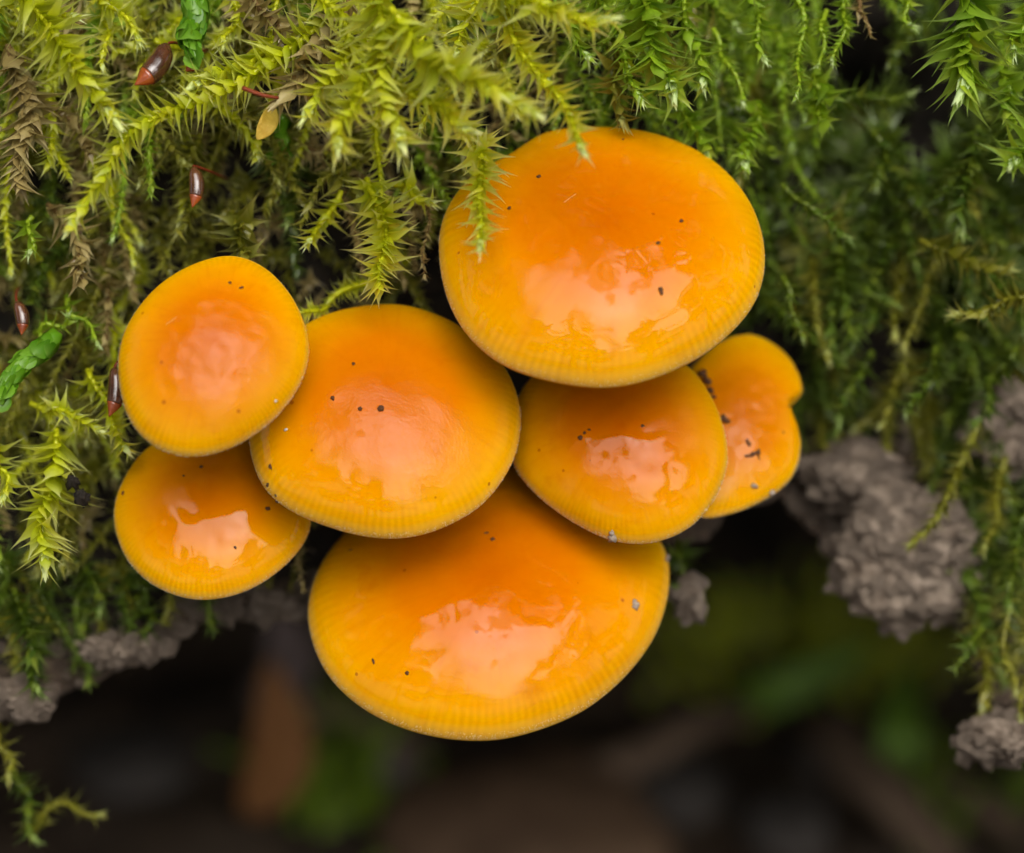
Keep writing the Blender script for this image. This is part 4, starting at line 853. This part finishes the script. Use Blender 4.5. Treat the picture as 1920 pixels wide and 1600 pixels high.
# ---------------------------------------------------------------- lumps of soil
def lump(rad, seed, sub=3, amp=.35, freq=1.3, octs=4):
    bm = bmesh.new(); bmesh.ops.create_icosphere(bm, subdivisions=sub, radius=1.0)
    for v in bm.verts:
        k = 1 + amp * fbm(v.co, freq, octs, seed * 1.37)
        v.co = Vector([v.co[i] * k * rad[i] for i in range(3)])
    V = np.array([v.co for v in bm.verts]); F = [tuple(v.index for v in f.verts) for f in bm.faces]; bm.free()
    return V, F
CRUMBS = [mesh_from('crumb', lump((1, .8, .7), 30 + k, 2, .8, 1.5)[0] * CM, lump((1, .8, .7), 30 + k, 2, .8, 1.5)[1], M_SOIL) for k in range(5)]
def clod(label, x, y, d, size, seed, crumbs, amp=.3):
    c = W(at(x, y, d)); origin = c * CM
    root = thing('soil_clod', label, 'soil', origin)
    V, F = lump((size[0], size[2], size[1]), seed, 5, amp, 1.3, 6)
    V = V * (1 + np.array([.10 * fbm(v / size[0], 4.5, 4, seed) for v in V]))[:, None]
    V = V @ FRAME[[0, 2, 1]]                      # x right, y away, z up in the view
    link('clod_core', mesh_from('clod_core', V * CM, F, M_SOIL), root)
    rg = np.random.default_rng(seed)
    idx = [i for i in rg.permutation(len(V)) if V[i] @ FW < size[2] * .25][:crumbs]
    for i in idx:
        s = .014 + .075 * rg.random() ** 2.5
        m = Matrix.Translation(Vector(V[i] * CM)) @ Matrix.Rotation(rg.random() * 6.28, 4, Vector(rg.normal(size=3))) @ Matrix.Scale(s, 4)
        link('crumb', CRUMBS[rg.integers(5)], root, matrix=m)
def bank_crumbs(n, xr, yr, seed, smax=.085):
    rg = np.random.default_rng(seed)
    for _ in range(n):
        x = rg.uniform(*xr); y = rg.uniform(*yr); p = at(x, y, 1.5); p[2] = face_d(p[0], p[1]) - .02
        if p[1] < edge_u(p[0]) + .03: p[1] = edge_u(p[0]) + abs(rg.normal()) * .12; p[2] = face_d(p[0], p[1])
        m = Matrix.Translation(Vector(W(p) * CM)) @ Matrix.Rotation(rg.random() * 6.28, 4, Vector(rg.normal(size=3))) @ Matrix.Scale(.02 + smax * rg.random() ** 2, 4)
        link('crumb', CRUMBS[rg.integers(5)], bank, matrix=m)
bank_crumbs(170, (1500, 1900), (800, 1250), 91)
bank_crumbs(120, (-40, 640), (1120, 1360), 92)
clod('big grey-brown soil clod hanging below the shaded moss', 1700, 1040, 1.5, (.42, .42, .32), 3, 270)
clod('grey-brown soil clod jutting beside the notched cap', 1600, 890, 1.75, (.30, .20, .28), 4, 150)
clod('pale soil clod lowest at the edge, below the big clod', 1880, 1385, 1.0, (.29, .12, .28), 5, 90)
clod('pale brown soil lump under the blurred hanging moss, close to the dark gap', 30, 1310, .85, (.22, .10, .25), 6, 70)
clod('brown soil lump at the shadowy edge under the small lower cap', 225, 1215, 1.1, (.28, .09, .25), 7, 70)
clod('small soil lump beside the rim of the lowest cap', 1290, 1120, 1.2, (.09, .15, .12), 8, 14)
clod('brown soil lump in shadow between the small lower cap and the lowest cap', 540, 1130, 1.4, (.32, .12, .25), 9, 20)
clod('soil clod behind the yellow hanging moss near the side', 1890, 800, 1.5, (.22, .28, .25), 10, 70)

# ---------------------------------------------------------------- specks and crumbs on the caps
cam_cm = Vector(W([0, 0, -CAM_D]))
def on_cap(key, x, y):
    dirv = Vector(W(at(x, y, 0))) - cam_cm
    hit = CAPS_W[key].ray_cast(cam_cm, dirv.normalized())
    if hit[0] is None:
        hit = CAPS_W[key].find_nearest(Vector(W(at(x, y, 0))))
    return np.array(hit[0]), np.array(hit[1])
SP = 0
def speck(key, x, y, w, h, label, mat=M_DIRT, ang=0, name='dirt_speck', cat='speck', group=None, amp=.5, sub=2, proud=.3):
    global SP; SP += 1
    p, n = on_cap(key, x, y); a = math.radians(ang)
    if n @ FW > 0: n = -n
    ex = RT * math.cos(a) + UP * math.sin(a); ex = ex - n * (ex @ n); ex /= np.linalg.norm(ex); ey = np.cross(n, ex)
    r = (w / PPC / 2, h / PPC / 2, min(w, h) / PPC / 2 * .8)
    V, F = lump(r, 70 + SP, sub, amp, 1.6, 4); V = V[:, :1] * ex + V[:, 1:2] * ey + V[:, 2:] * n
    o0 = (p + n * r[2] * proud) * CM
    return tag(link(name, mesh_from(name, V * CM, F, mat), loc=o0), label, cat, group)
CAPN = {'M1': 'the large high cap', 'M2': 'the round matt cap', 'M3': 'the middle cap', 'M4': 'the small lower cap', 'M5': 'the humped cap', 'M6': 'the notched cap', 'M7': 'the lowest cap'}
SPECKS = [('M1', 1010, 332, 7, 6), ('M1', 955, 391, 6, 7), ('M1', 1277, 415, 6, 6), ('M1', 1234, 456, 7, 5), ('M1', 1168, 262, 4, 4),
 ('M2', 431, 531, 5, 5), ('M2', 452, 540, 9, 4), ('M3', 675, 767, 7, 7), ('M3', 624, 747, 6, 9), ('M3', 663, 683, 5, 6),
 ('M3', 507, 875, 5, 9), ('M3', 502, 909, 5, 8), ('M3', 520, 940, 7, 6), ('M3', 517, 584 + 345, 4, 5), ('M4', 377, 876, 7, 6), ('M4', 231, 925, 5, 8), ('M4', 441, 1027, 5, 4), ('M4', 344, 893, 4, 4),
 ('M5', 1096, 812, 6, 5), ('M5', 1205, 799, 6, 5), ('M5', 1105, 806, 5, 4), ('M7', 763, 1262, 6, 7), ('M7', 700, 1240, 4, 9), ('M7', 912, 1000, 8, 4), ('M7', 657, 1032, 9, 4), ('M6', 1479, 762, 5, 5), ('M6', 1469, 811, 4, 5)]
for k, x, y, w, h in SPECKS:
    speck(k, x, y, w * 1.15, h * 1.15, 'tiny dark dirt speck stuck on ' + CAPN[k], ang=rng.uniform(-40, 40), group='dirt specks on ' + CAPN[k])
speck('M1', 1239, 546, 8, 16, 'elongated brown speck in the shine of the large high cap', ang=8)
speck('M3', 714, 766, 12, 12, 'roundest and largest dark speck on the middle cap')
speck('M4', 502, 954, 11, 7, 'brown speck in the shine of the small lower cap')
speck('M5', 1088, 821, 9, 9, 'largest brown speck on the humped cap')
speck('M7', 924, 1012, 8, 8, 'dark speck on the lowest cap above its shine')
speck('M3', 536, 806, 7, 6, 'white grain on the middle cap beside the round matt cap', M_SPECKW)
speck('M2', 517, 752, 7, 5, 'white grain near the rim of the round matt cap', M_SPECKW)
def bits(key, spots, label, name, cat, mat):
    """a ragged fragment: several grains grown together, one mesh"""
    global SP
    V, F = [], []; o0 = None
    for (x, y, w, h, ang) in spots:
        SP += 1; p, n = on_cap(key, x, y); a = math.radians(ang)
        if n @ FW > 0: n = -n
        ex = RT * math.cos(a) + UP * math.sin(a); ex = ex - n * (ex @ n); ex /= np.linalg.norm(ex); ey = np.cross(n, ex)
        r = (w / PPC / 2, h / PPC / 2, min(w, h) / PPC / 2); v, f = lump(r, 170 + SP, 2, .6, 1.8, 4)
        v = v[:, :1] * ex + v[:, 1:2] * ey + v[:, 2:] * n + p + n * r[2] * .35
        if o0 is None: o0 = p * CM
        F += [tuple(i + len(V) for i in q) for q in f]; V += list(v)
    return tag(link(name, mesh_from(name, np.array(V) * CM - o0, F, mat), loc=o0), label, cat)
bits('M6', [(1318, 702, 20, 14, -50), (1326, 716, 22, 14, -60), (1333, 733, 18, 12, -70), (1338, 745, 10, 8, 0)], 'long dark bark bit wedged between the humped cap and the notched cap', 'bark_bit', 'bark', M_DIRT)
bits('M6', [(1357, 786, 12, 16, 20), (1363, 791, 14, 9, 0)], 'short bark bit beside the humped cap edge', 'bark_bit', 'bark', M_DIRT)
bits('M6', [(1403, 855, 14, 6, 10), (1412, 852, 14, 8, 25), (1421, 848, 8, 12, 0), (1423, 858, 3, 10, 15)], 'hooked dark bark flake on the notched cap', 'bark_bit', 'bark', M_DIRT)
bits('M6', [(1401, 828, 6, 9, 0), (1405, 833, 6, 9, 0)], 'small pair of bark grains above the hooked flake', 'bark_bit', 'bark', M_DIRT)
bits('M5', [(1148, 999, 10, 13, 0), (1149, 1008, 15, 18, 10), (1144, 1014, 12, 12, 0), (1150, 1019, 9, 12, 0)], 'grey soil crumb clinging to the lower rim of the humped cap', 'soil_crumb', 'soil', M_GRIT)
bits('M6', [(1447, 923, 12, 10, 0), (1455, 925, 14, 10, -20), (1461, 927, 6, 6, 0)], 'pale crumb on the lower rim of the notched cap', 'soil_crumb', 'soil', M_GRIT)
bits('M7', [(1250, 1044, 10, 14, 0), (1249, 1050, 9, 8, 0)], 'brown grain on the side rim of the lowest cap', 'soil_crumb', 'soil', M_GRIT)
bits('M7', [(1256, 1094, 9, 10, 0), (1257, 1103, 13, 12, 0), (1256, 1111, 12, 9, 0)], 'grey crumb on the side rim of the lowest cap below the brown grain', 'soil_crumb', 'soil', M_GRIT)
for (x, y, d, w, lab) in [(136, 905, .05, .045, 'dark soil crumb caught in the moss beside the plump hanging shoot'), (152, 935, .05, .05, 'dark grey soil crumb caught in the moss beside the small lower cap')]:
    V, F = lump((w * .8, w * .7, w * 1.2), x * .1, 3, .6, 1.5, 5); o0 = W(at(x, y, d)) * CM
    tag(link('soil_crumb', mesh_from('soil_crumb', V * CM, F, M_BANK), loc=o0), lab, 'soil')
# stray hairs on the caps
def hair(key, pts, label, rad=.0012, lift=.002):
    P = []
    for x, y in pts:
        p, n = on_cap(key, x, y); n = -n if n @ FW > 0 else n; P.append(p + n * lift)
    P = catmull(np.array(P), 16); o0 = P[0] * CM; v, f = tube(P, rad, 5)
    tag(link('stray_hair', mesh_from('stray_hair', v * CM - o0, f, M_HAIR), loc=o0), label, 'hair')
hair('M1', [(1058, 380), (1070, 371), (1080, 364)], 'short pale hair on the large high cap')
hair('M2', [(311, 609), (322, 602), (331, 595)], 'short pale hair on the round matt cap')

# ---------------------------------------------------------------- forest floor under the ledge, far out of focus
def gl(x, y, lift=.3): return on_ground(x, y, lift)
def ground_leaf(a, b, width, mat, label, lift=(.25, .6), mid=.5, curl=.5):
    p, q = gl(*a, lift[0]), gl(*b, lift[1]); m_ = (p + q) / 2 + np.array([0, 0, mid])
    return flat_leaf('dead_leaf', [p, m_, q], width, mat, label, 'leaf', .012, curl)
def dome(x, y, size, mat, name, label, cat, seed, lift=0.2, amp=.15):
    c = gl(x, y, lift); V, F = lump(size, seed, 4, amp, 1.1, 4)
    return tag(link(name, mesh_from(name, V * CM, F, mat), loc=c * CM), label, cat)
def column_leaf(x0, y0, x1, y1, d, width, mat, label):
    p, q = W(at(x0, y0, d)), W(at(x1, y1, d + 1.2)); return flat_leaf('dead_leaf', [q, (p + q) / 2 + np.array([.15, -.1, 0]), p], width, mat, label, 'leaf', .015, .6)
column_leaf(505, 1240, 470, 1530, 8.5, .55, M_LEAFO, 'blurred upright orange-brown dead leaf in the dark gap under the small cap')
column_leaf(520, 1130, 480, 1320, 8.8, .5, M_LEAFG, 'blurred mauve-grey dead leaf behind the upright orange-brown leaf')
dome(985, 1600, (1.3, 1.1, .7), M_LEAFB, 'brown_stone', 'blurred rounded brown stone on the dark forest floor below the lowest cap', 'stone', 21, .3)
def twig(pts, rad, label):
    P = catmull(np.array(pts), 20); o0 = P[0] * CM
    P = P + np.array([noise.noise_vector(Vector(p * 1.3)) for p in P]) * .08
    v, f = tube(P, np.linspace(rad, rad * .6, 20), 9); tag(link('twig', mesh_from('twig', v * CM - o0, f, M_TWIG), loc=o0), label, 'twig')
twig([gl(1080, 1470, .4), gl(1220, 1400, .6), gl(1400, 1330, .5)], .22, 'blurred brown twig slanting up beside the lowest cap')
twig([gl(1560, 1380, .4), gl(1660, 1480, .5), gl(1800, 1620, .4)], .30, 'blurred thick brown twig running to the corner of the dark floor')
twig([gl(1690, 1390, .3), gl(1790, 1480, .4), gl(1920, 1560, .3)], .2, 'blurred thinner twig beside the thick twig')
twig([gl(560, 1330, .3), gl(660, 1340, .4), gl(790, 1420, .3)], .16, 'blurred dark twig under the rim of the lowest cap')
dome(915, 1430, (.30, .3, .2), M_STONE, 'pebble', 'small blurred grey pebble directly under the lowest cap', 'stone', 22, .2)
dome(1275, 1480, (.5, .4, .3), M_STONE, 'pebble', 'blurred blue-grey pebble beside the slanting twig', 'stone', 23, .2)
dome(1480, 1550, (.42, .4, .25), M_STONE, 'pebble', 'blurred blue-grey pebble near the thick twig', 'stone', 24, .2)
dome(1560, 1420, (.35, .3, .2), M_STONE, 'pebble', 'small blurred grey pebble at the start of the thick twig', 'stone', 25, .2)
dome(250, 1430, (.6, .5, .25), M_STONE, 'pebble', 'wide blurred dark pebble left of the upright orange-brown leaf', 'stone', 26, .1)
dome(740, 1440, (.22, .2, .2), M_LEAFG, 'pebble', 'small pale blurred pebble beside the green floor moss', 'stone', 27, .3)
def blade(pts, width, label):
    flat_leaf('grass_blade', pts, width, M_GRASS, label, 'grass', .01, .4)
blade([gl(1680, 1500, .2), gl(1685, 1380, .9), gl(1700, 1250, 1.2)], .42, 'blurred upright green grass blade on the dark floor')
blade([gl(1350, 1330, .3), gl(1470, 1290, .7), gl(1640, 1210, .9)], .36, 'blurred green grass blade lying at a slant below the notched cap')
def floor_moss(x, y, rx, n, label, seed):
    rg = np.random.default_rng(seed); c = gl(x, y, .2); J = Joined()
    for _ in range(n):
        p = c + np.array([rg.normal() * rx, rg.normal() * rx * .7, 0]); p[2] = ground_z(p[0], p[1]); l = rg.uniform(.4, .9)
        e = p + np.array([rg.normal() * .3, rg.normal() * .3 - .1, l])
        J.add(shoot_leaves(W0(p, e), .16, .03, rg, 'lance_lo', (55, 25), False), 'lance_lo', rg)
    o0 = c * CM; ob = link('floor_moss', J.mesh('floor_moss', 'yellow' if seed < 83 else 'green', o0), loc=o0, color=(0, 0, 0, 1)); tag(ob, label, 'moss', kind='stuff')
def W0(p, e): return np.array(catmull(np.array([p, (p + e) / 2 + [0, 0, .05], e]), 6))
floor_moss(1450, 1190, .6, 60, 'blurred green moss patch on the floor behind the notched cap', 81)
floor_moss(1620, 1240, .4, 30, 'blurred dark green moss patch behind the upright grass blade', 82)
floor_moss(690, 1465, .4, 45, 'blurred green moss tuft on the floor under the lowest cap', 83)
floor_moss(1860, 1530, .3, 14, 'blurred green moss tuft near the thinner twig', 84)
